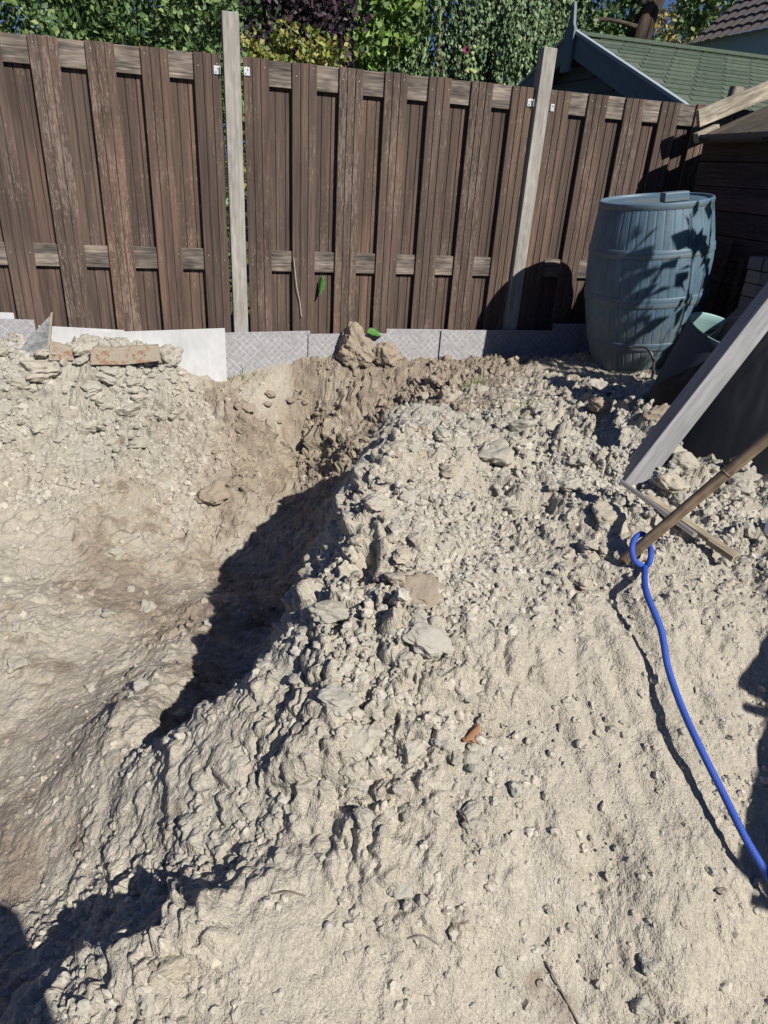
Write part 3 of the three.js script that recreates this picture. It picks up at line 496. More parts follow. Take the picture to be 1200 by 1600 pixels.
{
  const a = hit(978, 873), top = atD(1200, 684, 1.80), dir = top.clone().sub(a).normalize(), s = a.clone().addScaledVector(dir, -.05), len = top.distanceTo(s) + .12;
  const t = thing('bamboo_pole', 'brown bamboo pole stuck in the heap with the blue rope looped on it', 'pole');
  const bam = tex(64, 512, (i, j, o) => { const n = tnoise(i / 3, j / 60, 21, 9) * .6 + tnoise(i / 10, j / 12, 6, 42) * .4, k = .8 + .5 * (n - .5); o[0] = 136 * k; o[1] = 118 * k; o[2] = 97 * k; });
  const mat = std(0xffffff, .55, { map: bam });
  const e1 = s.clone().addScaledVector(dir, len), node = .62 * len;
  between(part('cane', new THREE.CylinderGeometry(.0155, .0165, len, 24, 1), mat, t), s, e1);
  between(part('node_ring', new THREE.TorusGeometry(.0163, .002, 8, 24).rotateX(Math.PI / 2), mat, t), s.clone().addScaledVector(dir, node - .01), s.clone().addScaledVector(dir, node + .01));
  between(part('grip_knob', new THREE.SphereGeometry(.036, 20, 14), mat, t), e1.clone().addScaledVector(dir, -.01), e1.clone().addScaledVector(dir, .03));
  // rope: a spliced eye round the pole, then slack down to the corner of the picture
  const ropeMap = tex(64, 64, (i, j, o) => { const w = ((i + j * 2) % 32) / 32, w2 = (((i - j * 2) % 32 + 32) % 32) / 32, q = .45 + .75 * Math.abs(w - .5) + .65 * Math.abs(w2 - .5), fl = hash2(i >> 2, j >> 2) > .9 ? 28 : 0; o[0] = 42 * q + fl; o[1] = 84 * q + fl; o[2] = 190 * q + fl * .4; });
  ropeMap.repeat.set(70, 2); const ropeM = std(0xffffff, .75, { map: ropeMap, bumpMap: ropeMap, bumpScale: .003 });
  const rt = thing('blue_rope', 'blue braided rope looped on the bamboo pole and trailing down the heap', 'rope');
  const neck = hit(1004, 897); neck.y += .022;
  const pr = s.clone().addScaledVector(dir, .12), dn = pr.clone().sub(CAM).dot(V(0, 0, -1).applyQuaternion(camera.quaternion)), q0 = pr.clone().project(camera), lx = (q0.x + 1) * 600, ly = (1 - q0.y) * 800;
  const eye = [neck.clone(), atD(lx - 15, ly + 26, dn - .02), atD(lx - 19, ly + 8, dn - .02), atD(lx - 12, ly - 10, dn + .012), atD(lx - 1, ly - 14, dn + .03), atD(lx + 8, ly + 2, dn + .012), atD(lx + 11, ly + 18, dn - .02), atD(lx + 8, ly + 30, dn - .02), neck.clone().add(V(.004, .004, 0))];
  part('eye_splice', tube(eye, .0085, 120, 12), ropeM, rt);
  const pts = [neck.clone().add(V(0, .004, 0))];
  for (const [px, py, l] of [[1010, 926, .05], [1033, 985, .045], [1043, 1040, .04], [1060, 1092, .045], [1090, 1160, .055], [1130, 1240, .06], [1165, 1310, .06], [1200, 1368, .055], [1240, 1430, .05], [1290, 1500, .04]]) { const q = hit(px, py), d2 = ray(px, py).normalize(); q.addScaledVector(d2, -l / Math.abs(d2.y)); pts.push(q); }
  part('line', tube(pts, .0088, 260, 12), ropeM, rt);
  part('whipping', new THREE.SphereGeometry(.0112, 16, 12), std(rgb(.05, .06, .1), .7), rt).position.copy(neck);
}
{
  const lathM = std(rgb(1.0, .95, .86), .8, { map: oldMap });
  const lift = (px, py, l) => { const q = hit(px, py), d2 = ray(px, py).normalize(); return q.addScaledVector(d2, -l / Math.abs(d2.y)); };
  const a = lift(1012, 776, .07), b = lift(1151, 871, .05);
  const t = thing('wooden_batten', 'pale sawn wooden batten with a notch lying across the heap under the pole', 'batten');
  const L = a.distanceTo(b); const g = new THREE.Group(); g.name = 'batten_body'; t.add(g);
  part('lath', boxUV(bevelBox(.030, L, .016, .002), 1, .1, .2, true), lathM, g);
  part('thick_end', boxUV(bevelBox(.036, L * .27, .020, .002), 1, .4, .7, true), lathM, g).position.set(0, -L / 2 + L * .865, .0035);
  between(g, a, b, V(0, 1, 0));
  const c = lift(971, 753, .085), d = lift(1086, 836, .06);
  const rod = new THREE.CylinderGeometry(.0085, .0085, c.distanceTo(d), 14);
  between(single('metal_rod', rod, std(rgb(.5, .46, .42), .35, { metalness: .6 }), 'thin shiny metal rod lying alongside the notched batten', 'rod'), c, d);
  const cup = hit(1198, 836), ct = thing('white_cup', 'white plastic cup lying in the soil beyond the batten', 'cup', [cup.x + .015, cup.y + .02, cup.z]);
  const cm = std(rgb(.8, .8, .8), .4); ct.rotation.set(.5, .3, -.4);
  part('bowl', new THREE.LatheGeometry([[0, 0], [.025, 0], [.028, .004], [.038, .05], [.036, .05], [.026, .006], [0, .006]].map(([x, y]) => new THREE.Vector2(x, y - .02)), 32), cm, ct);
  part('lip', new THREE.TorusGeometry(.038, .0025, 8, 32).rotateX(Math.PI / 2).translate(0, .03, 0), cm, ct);
}
// hose and flat black pot at the foot of the barrel
{
  const q = hit(1015, 592);
  single('black_hose', tube([q.clone().add(V(-.1, .16, -.12)), q.clone().add(V(-.03, .17, -.05)), q.clone().add(V(.0, .1, 0)), q.clone().add(V(.0, -.04, .02))], .008, 30, 8), std(rgb(.05, .05, .055), .35), 'short black hose bent down at the foot of the rain barrel', 'hose');
}

// ------------------------------------------------------------------ clods and stones
function clodGeo(seed, det) {
  const r = rng(seed), g0 = new THREE.IcosahedronGeometry(1, det); g0.deleteAttribute('uv'); g0.deleteAttribute('normal'); const g = mergeVertices(g0, 1e-4), p = g.attributes.position, uv = new Float32Array(p.count * 2);
  const s = [0.8 + .35 * r(), 0.62 + .3 * r(), .78 + .3 * r()], cuts = []; for (let k = 0; k < 11; k++) cuts.push([V(r() - .5, r() - .5, r() - .5).normalize(), .58 + .3 * r()]);
  const o = r() * 50, q = V();
  for (let i = 0; i < p.count; i++) {
    q.fromBufferAttribute(p, i);
    for (const [n, d] of cuts) { const e = q.dot(n) - d; if (e > 0) q.addScaledVector(n, -e * .85); }
    const f = 1 + .22 * vnoise3(q.x * 1.7 + o, q.y * 1.7, q.z * 1.7 + 9) + .16 * vnoise3(q.x * 4 + o, q.y * 4, q.z * 4) + .06 * vnoise3(q.x * 8 + o, q.y * 8, q.z * 8) + .045 * vnoise3(q.x * 17 + o, q.y * 17, q.z * 17) + (det > 15 ? .03 * vnoise3(q.x * 34, q.y * 34 + o, q.z * 34) + .015 * vnoise3(q.x * 60, q.y * 60 + o, q.z * 60) : 0);
    q.multiplyScalar(f); p.setXYZ(i, q.x * s[0], q.y * s[1], q.z * s[2]); uv[2 * i] = q.x * .6 + q.y * .4 + o; uv[2 * i + 1] = q.z * .6 + q.y * .5;
  }
  g.setAttribute('uv', new THREE.BufferAttribute(uv, 2)); g.computeVertexNormals(); return g;
}
const bigGeos = [11, 22, 33, 44, 55, 66, 77, 88].map(s => clodGeo(s, 10)), smallGeos = [101, 102, 103, 104, 105].map(s => { const r = rng(s), g0 = new THREE.IcosahedronGeometry(1, 1); g0.deleteAttribute('uv'); g0.deleteAttribute('normal'); const g = mergeVertices(g0, 1e-4), p = g.attributes.position, sx = .75 + .5 * r(), sy = .5 + .4 * r(); for (let i = 0; i < p.count; i++) { const f = .68 + .62 * r(); p.setXYZ(i, p.getX(i) * f * sx, p.getY(i) * f * sy, p.getZ(i) * f); } return toCreasedNormals(g, .55); });
const fineGrain = grainMap.clone(); fineGrain.repeat.set(.09, .09); fineGrain.needsUpdate = true;
const clodMat = c => std(rgb(...c.map(v => v * .68)), 1, { bumpMap: fineGrain, bumpScale: .0035 });
const clodMats = { sand: [SAND, [.52, .465, .37], [.47, .42, .335]].map(clodMat), grey: [[.47, .45, .39], [.5, .472, .4], [.455, .428, .36]].map(clodMat), brown: [BROWN, [.37, .31, .24]].map(clodMat) };
const R1 = rng(99);
function clod(px, py, wpx, kind, label, group, flat = 1, sink = .35) {
  let h = hit(px, py); if (h.z < .12) { if (group) return null; h = atZ(px, py, .24); } const d = h.distanceTo(CAM), r = wpx / 2 / 1066 * d;
  const list = clodMats[kind]; const o = single('soil_clod', bigGeos[Math.floor(R1() * 8)], list[Math.floor(R1() * list.length)], label, 'clod', group);
  o.scale.set(r, r * flat, r * (.85 + .3 * R1())); o.position.set(h.x, H(h.x, h.z) + r * flat * (.6 - sink), h.z); o.rotation.set((R1() - .5) * .7, R1() * 6.28, (R1() - .5) * .7); return o;
}
{ // the two that stand up against the sheets
  const a = clod(556, 556, 78, 'brown', 'tall upright pointed clod standing before the patterned sheets', null, 1.0, .38); a.rotation.set(.1, .5, .15); a.scale.x *= .8; a.geometry = clodGeo(205, 26);
  const b = clod(600, 562, 50, 'brown', 'dark brown clod leaning beside the tall upright one', null, 1.0, .3); b.rotation.set(.1, 1.5, -.2); b.geometry = clodGeo(209, 22);
}
for (const [px, py, w, k, l, f] of [
  [512, 966, 62, 'grey', 'pale angular clod on the very edge of the trench', .6], [668, 1005, 84, 'grey', 'broad pale slab-like clod sunk in the heap near its crest', .55], [563, 1162, 52, 'grey', 'long grey clod half buried among the rubble of the heap', .8], [642, 1178, 58, 'grey', 'round grey clod low in the rubble beside the long one', .75], [524, 1098, 56, 'grey', 'pale faceted clod above the long grey clod', .65],
  [335, 782, 54, 'brown', 'rounded brown clod sticking out of the trench bank', .9], [952, 818, 62, 'sand', 'large sandy clod beside the metal rod', .85], [906, 914, 34, 'sand', 'small sandy clod below the blue rope loop and pole', .9], [918, 858, 30, 'sand', 'knob of sand on the pole shadow', .9], [945, 868, 26, 'sand', 'smaller knob of sand at the foot of the pole', .9], [280, 1122, 24, 'sand', 'single round clod on the lit edge below the trench shadow', .9], [1040, 765, 56, 'sand', 'sandy clod between the timber post and the rod', .8], [1062, 735, 46, 'grey', 'grey pointed clod under the timber post', 1], [815, 672, 46, 'grey', 'grey clod standing out on the flat of the heap', .8], [700, 740, 44, 'sand', 'low sandy clod on the flat top of the heap', .5], [770, 720, 70, 'grey', 'wide dusty grey clod on the flat top of the heap', .5], [1012, 1512, 30, 'grey', 'grey clod beside the dark crumbs at the heap foot', .8], [1000, 1575, 34, 'grey', 'twin-lobed grey clod at the heap foot', .8], [625, 1395, 36, 'grey', 'pale broken clod low on the front of the heap', .6], [640, 905, 40, 'sand', 'sandy clod beside the crest rubble', .7], [655, 930, 66, 'brown', 'brownish stained clod near the heap crest', .5], [270, 1510, 46, 'sand', 'hollow-topped clod on the low front step', .6], [60, 585, 60, 'sand', 'broad sandy clod capping the left of the bank', .6], [1075, 700, 50, 'grey', 'pale clod against the tarpaulin edge', .6], [935, 640, 44, 'brown', 'brown crumbly clod in front of the rain barrel', .8], [1030, 655, 46, 'brown', 'brown crumbly clod beside the leaning tub', .8]]) clod(px, py, w, k, l, null, f);
const bands = [[0, 300, 552, 700, 56, 'grey', 14, 40, 'grey clay clod in the crumbled bank below the white boards', 'clods of the bank below the boards'],
  [380, 700, 590, 730, 30, 'brown', 10, 26, 'crumbly brown clod on the slope at the trench head', 'clods at the trench head'],
  [540, 660, 690, 960, 44, 'sand', 16, 46, 'sandy clod heaped along the trench rim', 'clods along the trench rim'],
  [680, 1180, 600, 830, 50, 'grey', 12, 44, 'pale clod scattered over the flat of the heap', 'clods on the flat of the heap'],
  [380, 760, 960, 1340, 54, 'grey', 12, 38, 'grey clod in the rubble on the heap front', 'clods in the heap front rubble'],
  [20, 330, 860, 1080, 16, 'grey', 10, 30, 'flat grey clod pressed into the trench floor', 'clods in the trench floor'],
  [120, 420, 1380, 1600, 14, 'sand', 8, 30, 'small sandy clod on the low front step', 'clods on the low front step'],
  [560, 1190, 1380, 1600, 8, 'sand', 8, 28, 'small sandy clod at the heap foot', 'clods at the heap foot']];
for (const [x0, x1, y0, y1, n, k, w0, w1, l, g] of bands) for (let i = 0; i < n; i++) { const q = R1(), big = q > .6, sz = /^(small|flat) /.test(l) ? '' : big ? 'larger ' : 'small '; clod(lerp(x0, x1, R1()), lerp(y0, y1, R1()), lerp(w0, w1, q * q), k, sz + l, (sz ? (big ? 'larger ' : 'smaller ') : '') + g, .6 + .35 * R1(), .3 + .2 * R1()); }
{
  const N = 30000, r = rng(31), M = new THREE.Matrix4(), Q = new THREE.Quaternion(), S = V(), P = V(), c = [0, 0, 0], col = new THREE.Color(), E = new THREE.Euler();
  const white = std(0xffffff, 1), per = smallGeos.map(g => { const m = new THREE.InstancedMesh(g, white, N / 5); m.name = numbered('gravel'); m.castShadow = m.receiveShadow = true; tag(m, 'loose small crumbs and pebbles strewn over the dug soil', 'gravel', null, 'stuff'); scene.add(m); return m; });
  const cnt = [0, 0, 0, 0, 0]; let guard = 0, done = 0;
  while (done < N && guard++ < 400000) {
    const w = r(), near = w < .56, bank = w > .86, x = near ? lerp(-1.3, 1.5, r()) : bank ? lerp(-1.75, 0, r()) : lerp(-2.2, 2.6, r()), z = near ? lerp(2.3, 4.25, r()) : bank ? lerp(.2, 1.1, r()) : lerp(.12, 3.2, r());
    const A = attrs(x, z), cl = A[0] * (0.55 + .9 * fbm(x * 5, z * 5, 2)); if (r() > (.03 + cl * cl * 1.5) * (A[2] > .4 ? .45 : 1)) continue;
    const k = Math.floor(r() * 5); if (cnt[k] >= N / 5) continue;
    const s = (.0026 + .0135 * Math.pow(r(), 4)) * (bank ? 1.45 : z < 2 ? 1.45 : 1) * (.6 + .6 * A[0]), hy = H(x, z);
    P.set(x, hy + s * .02, z); E.set(r() * 6, r() * 6, r() * 6); Q.setFromEuler(E); S.set(s, s * (.7 + .5 * r()), s); M.compose(P, Q, S);
    soilColour(x, z, c); const v = .72 * (.9 + .25 * r()), gy = r() < .3 && A[2] < .35 ? .5 : 0; col.setRGB(lerp(c[0], .44, gy) * v, lerp(c[1], .43, gy) * v, lerp(c[2], .375, gy) * v);
    per[k].setMatrixAt(cnt[k], M); per[k].setColorAt(cnt[k], col); cnt[k]++; done++;
  }
  per.forEach((m, k) => { m.count = cnt[k]; });
}

// ------------------------------------------------------------------ plants
const leafGeo = new THREE.BufferGeometry(); leafGeo.setAttribute('position', new THREE.Float32BufferAttribute([0, 0, 0, .34, .5, .06, 0, 1, -.05, -.34, .5, .06, 0, .5, -.04], 3)); leafGeo.setIndex([0, 1, 4, 1, 2, 4, 2, 3, 4, 3, 0, 4]); leafGeo.computeVertexNormals();
const leafMat = new THREE.MeshPhysicalMaterial({ color: 0xffffff, roughness: .62, transmission: .3, thickness: 0, side: THREE.DoubleSide });
const farLeaf = new THREE.MeshStandardMaterial({ color: 0xffffff, roughness: .6, side: THREE.DoubleSide });
const duskyLeaf = new THREE.MeshStandardMaterial({ color: 0xffffff, roughness: .6, side: THREE.DoubleSide });
function foliage(parent, n, place, size, cols, seed, mat = leafMat, droop = 0) {
  const r = rng(seed), m = new THREE.InstancedMesh(leafGeo, mat, n), M = new THREE.Matrix4(), Q = new THREE.Quaternion(), E = new THREE.Euler(), P = V(), S = V(), c = new THREE.Color();
  m.name = 'crown'; m.userData.kind = 'stuff'; m.castShadow = m.receiveShadow = true; parent.add(m);
  for (let i = 0; i < n; i++) {
    place(r, P); const s = size * (.6 + .7 * r()); E.set((droop ? 2.4 + .9 * r() : r() * 6.28), r() * 6.28, (r() - .5) * (droop ? 1 : 6.28)); Q.setFromEuler(E); S.set(s, s, s); M.compose(P, Q, S); m.setMatrixAt(i, M);
    const k = cols[Math.floor(r() * cols.length)], v = .7 + .6 * r(); c.setRGB(k[0] * v, k[1] * v, k[2] * v); m.setColorAt(i, c);
  }
  return m;
}
function clumps(n, seed, c, r, rr, shell = .55) {            // clump centres spread through an ellipsoid, leaves spread through the clumps
  const q = rng(seed), L = []; for (let i = 0; i < n; i++) { const d = V(q() - .5, q() - .5, q() - .5).normalize(), k = lerp(shell, 1, Math.sqrt(q())); L.push([c.x + d.x * r.x * k, c.y + d.y * r.y * k, c.z + d.z * r.z * k, rr * (.55 + .8 * q())]); }
  return (rn, P) => { const e = L[Math.floor(rn() * n)], d = V(rn() - .5, rn() - .5, rn() - .5).normalize(), k = e[3] * Math.pow(rn(), .45); P.set(e[0] + d.x * k, e[1] + d.y * k * .8, e[2] + d.z * k); };
}
const barkMap = tex(128, 256, (i, j, o) => { const n = tnoise(i / 7, j / 26, 18, 10) * .6 + tnoise(i / 3, j / 8, 43, 32) * .4, q = 60 + 150 * n; o[0] = q; o[1] = q * .95; o[2] = q * .88; });
const bark = c => std(rgb(...c), .95, { map: barkMap, bumpMap: barkMap, bumpScale: .015 });
function limb(pts, r0, r1, seg = 16, rad = 9) {
  const cv = new THREE.CatmullRomCurve3(pts), g = new THREE.TubeGeometry(cv, seg, 1, rad, false), p = g.attributes.position;
  for (let i = 0; i <= seg; i++) { const c = cv.getPointAt(i / seg), r = lerp(r0, r1, i / seg); for (let k = 0; k <= rad; k++) { const q = i * (rad + 1) + k, w = r * (1 + .12 * vnoise(k * 2.3, i * .8)); p.setXYZ(q, c.x + (p.getX(q) - c.x) * w, c.y + (p.getY(q) - c.y) * w, c.z + (p.getZ(q) - c.z) * w); } }
  g.computeVertexNormals(); return g;
}
function trunkOf(parent, base, top, r0, seed, mat, crownR) {
  const r = rng(seed), gs = [limb([base, base.clone().lerp(top, .35).add(V((r() - .5) * .15, 0, (r() - .5) * .15)), base.clone().lerp(top, .7).add(V((r() - .5) * .25, 0, (r() - .5) * .2)), top], r0, r0 * .35)];
  for (let k = 0; k < 8; k++) { const f = .35 + .6 * r(), s = base.clone().lerp(top, f), a = r() * 6.28, L = crownR * (.5 + .5 * r()); gs.push(limb([s, s.clone().add(V(Math.cos(a) * L * .5, L * .35, Math.sin(a) * L * .5)), s.clone().add(V(Math.cos(a) * L, L * (.3 + .4 * r()), Math.sin(a) * L))], r0 * (.5 - .3 * f), r0 * .06, 10, 6)); }
  part('trunk', mergeGeometries(gs), mat, parent);
}
const G_HEDGE = [[.11, .2, .055], [.085, .165, .05], [.15, .24, .07], [.075, .14, .055], [.2, .27, .085]], G_DARK = [[.045, .085, .03], [.06, .10, .035], [.075, .12, .045], [.03, .06, .025]], G_WEEP = [[.09, .15, .06], [.115, .18, .075], [.065, .115, .055], [.15, .2, .1]], G_YEL = [[.24, .27, .05], [.3, .29, .055], [.18, .24, .05], [.32, .27, .07], [.13, .19, .04]], G_PUR = [[.035, .02, .03], [.05, .028, .04], [.025, .016, .024]], G_LIGHT = [[.13, .22, .04], [.1, .18, .035], [.17, .25, .05], [.07, .13, .03]], G_AUT = [[.38, .28, .05], [.3, .26, .08], [.18, .2, .06], [.4, .32, .14]];
{
  const t = thing('hedge', 'dense green leafy hedge behind the flaking fence panel', 'hedge', [0, 0, 0]);
  foliage(t, 40000, (r, P) => {
    const x = lerp(-3.1, .13, r()), f = r() < .72; const y = r() < .75 ? lerp(1.55, 2.75, r()) : lerp(.05, 1.7, r()), z = -1.55 - (f ? .35 * r() * r() : r() * 1.1);
    P.set(x + .05 * (r() - .5), y + .1 * vnoise(x * 6, z * 6), z + .14 * vnoise(x * 5, y * 5) + .06 * vnoise(x * 17, y * 17));
  }, .052, G_HEDGE, 5);
  const gs = [], r = rng(2); for (let k = 0; k < 26; k++) { const x = lerp(-3, 0, k / 25); gs.push(limb([V(x, 0, -2.1), V(x + (r() - .5) * .2, 1.2, -2.1 + (r() - .5) * .3), V(x + (r() - .5) * .5, 2.5, -2 + (r() - .5) * .5)], .018, .004, 8, 5)); }
  part('stems', mergeGeometries(gs), bark([.14, .12, .1]), t);
}
function bush(name, label, cat, c, r, n, cn, rr, size, cols, seed, mat) { const t = thing(name, label, cat, [0, 0, 0]); foliage(t, n, clumps(cn, seed, c, r, rr), size, cols, seed + 1, mat); trunkOf(t, V(c.x, 0, c.z), V(c.x, c.y + r.y * .3, c.z), .04, seed + 2, bark([.14, .12, .1]), Math.min(r.x, r.z)); return t; }
bush('purple_shrub', 'dark purple-leaved shrub above the yellow-green shrub', 'shrub', V(.62, 2.5, -4.2), V(.95, .95, .8), 14000, 110, .26, .075, G_PUR, 40, duskyLeaf);
bush('yellow_shrub', 'rounded yellow-green shrub beside the tall fence post', 'shrub', V(.74, 1.6, -3.0), V(.66, .78, .5), 11000, 110, .17, .06, G_YEL, 50);
function tree(name, label, x, z, top, c, r, n, cn, rr, size, cols, seed, r0, bk, droop, mat) {
  const t = thing(name, label, 'tree', [0, 0, 0]); trunkOf(t, V(x, -.05, z), V(lerp(x, c.x, .7), top, z), r0, seed, bark(bk), r.x * .8);
  const pl = clumps(cn, seed + 3, c, r, rr);
  if (droop) { const ends = []; const q = rng(seed + 5), P0 = V(); for (let i = 0; i < droop; i++) { pl(q, P0); ends.push([P0.x, P0.y, P0.z, .5 + 1.3 * q(), (q() - .5) * .3, (q() - .5) * .3]); } foliage(t, n, (rn, P) => { const e = ends[Math.floor(rn() * droop)], f = rn(); P.set(e[0] + e[4] * f + (rn() - .5) * .09, e[1] - e[3] * f, e[2] + e[5] * f + (rn() - .5) * .09); }, size, cols, seed + 6, mat || farLeaf, 1); }
  else foliage(t, n, pl, size, cols, seed + 4, mat || farLeaf);
  return t;
}
tree('light_green_tree', 'bright light green leafy tree between the purple shrub and the weeping tree', 2.1, -6.2, 3.6, V(2.05, 3.4, -6.2), V(.85, 1.35, .8), 7000, 60, .32, .11, G_LIGHT, 60, .07, [.16, .14, .11]);
tree('weeping_tree', 'weeping dark green tree with drooping strands behind the middle fence panel', 4.1, -8.2, 5.2, V(3.9, 4.2, -8.2), V(1.75, 1.6, 1.2), 36000, 90, .5, .075, G_WEEP, 70, .12, [.5, .48, .44], 620);
tree('weeping_tree', 'second weeping green tree hanging close to the shed gable', 5.6, -8.8, 5.4, V(5.45, 4.3, -8.8), V(1.0, 1.6, 1.0), 17000, 60, .45, .075, G_WEEP, 80, .1, [.2, .17, .13], 300);
tree('dark_tree', 'dark tree with pale bare trunks behind the shed finial', 6.55, -10, 5.6, V(...atZ(850, -20, -10.2).toArray()), V(1.0, 1.5, 1.0), 6000, 44, .45, .13, G_DARK, 90, .13, [.4, .34, .27]);
tree('dark_tree', 'shadowy evergreen tree far behind the weeping tree', 3.6, -13, 6.5, V(3.6, 5.0, -13), V(2.4, 2.9, 1.5), 10000, 80, .8, .22, G_DARK, 95, .2, [.12, .1, .09]);
{
  const t = thing('big_tree', 'large tree with thick dark leaning trunk behind the green shed roof', 'tree', [0, 0, 0]), a = atZ(993, 90, -12), b = atZ(1012, 20, -12), c = atZ(1050, -60, -12);
  part('trunk', mergeGeometries([limb([V(a.x - .3, -.05, -12), V(a.x - .1, a.y * .6, -12), a, b, c, atZ(1075, -140, -12)], .36, .2, 24, 14), limb([b.clone(), atZ(985, -25, -12.2), atZ(945, -70, -12.4)], .18, .07), limb([atZ(1005, 45, -12), atZ(940, 30, -11.6), atZ(890, 42, -11.4)], .06, .02), limb([c.clone(), atZ(1100, -40, -12.3), atZ(1140, -30, -12.6)], .1, .03)]), bark([.17, .14, .115]), t);
  const p1 = clumps(34, 301, atZ(915, 12, -12.6), V(1.2, 1.0, .8), .4), p2 = clumps(18, 302, atZ(1045, -45, -13), V(1.1, .5, .8), .34), p3 = clumps(8, 303, atZ(1090, 10, -13), V(.3, .45, .4), .2), p4 = clumps(8, 304, atZ(950, 55, -12.8), V(.7, .35, .4), .22);
  foliage(t, 8000, (r, P) => { const k = r(); (k < .5 ? p1 : k < .74 ? p2 : k < .86 ? p3 : p4)(r, P); }, .13, [...G_HEDGE, [.09, .17, .06]], 305);
}
tree('autumn_tree', 'thin yellow-leaved autumn tree beyond the shed ridge', 13.2, -18, 5, V(...atZ(1058, 62, -18).toArray()), V(1.9, .95, 1), 3000, 46, .4, .15, G_AUT, 110, .14, [.3, .25, .2]);
tree('feathery_tree', 'sparse green tree against the sky beside the tiled house roof', 13.6, -15, 5.4, V(...atZ(1100, 18, -15).toArray()), V(.8, .8, .6), 1100, 24, .32, .14, G_HEDGE, 120, .08, [.2, .17, .13]);
tree('far_tree', 'pale green tree low behind the big trunk', 10.6, -20, 4.5, V(...atZ(955, 80, -20).toArray()), V(2.2, 1.0, 1), 2600, 34, .6, .2, G_LIGHT, 130, .14, [.2, .17, .13]);
tree('far_tree', 'green tree filling the gap above the light green tree', 2.4, -16, 7, V(2.9, 6.4, -16), V(2.6, 2.4, 1.5), 6000, 60, .7, .22, G_HEDGE, 140, .2, [.2, .17, .13]);
tree('far_tree', 'dark tree beyond the hedge and purple shrub', -.5, -12, 5, V(-.2, 4.4, -12), V(2.6, 1.9, 1.4), 8000, 60, .7, .2, G_DARK, 150, .2, [.2, .17, .13]);
{ // hollyhock behind the fence
  const t = thing('hollyhock', 'tall hollyhock stem with one dark red flower above the fence', 'flower', [0, 0, 0]), a = atZ(737, 132, -.4), b = atZ(738, 92, -.4), c = atZ(741, 72, -.4);
  part('stem', limb([V(a.x, 0, -.4), a, b, c], .008, .004, 20, 6), std(rgb(.22, .28, .12), .8), t);
  const bud = new THREE.IcosahedronGeometry(.014, 1), bm = std(rgb(.3, .36, .14), .8); for (const [px, py] of [[741, 74], [738, 84], [739, 93], [736, 110]]) part('bud', bud, bm, t).position.copy(atZ(px, py, -.39));
  const fl = part('flower_head', new THREE.LatheGeometry([[.004, 0], [.009, .01], [.02, .018], [.024, .016]].map(p => new THREE.Vector2(...p)), 10), std(rgb(.12, .01, .04), .7, { side: THREE.DoubleSide }), t); fl.position.copy(atZ(729, 80, -.38)); fl.rotation.set(1.2, 0, .5);
  for (const s of [-1, 1]) { const l = part('leaf', leafGeo, std(rgb(.3, .33, .14), .7, { side: THREE.DoubleSide }), t); l.scale.setScalar(.045); l.position.copy(atZ(737, 110, -.39)); l.rotation.z = s * 1.6; }
}

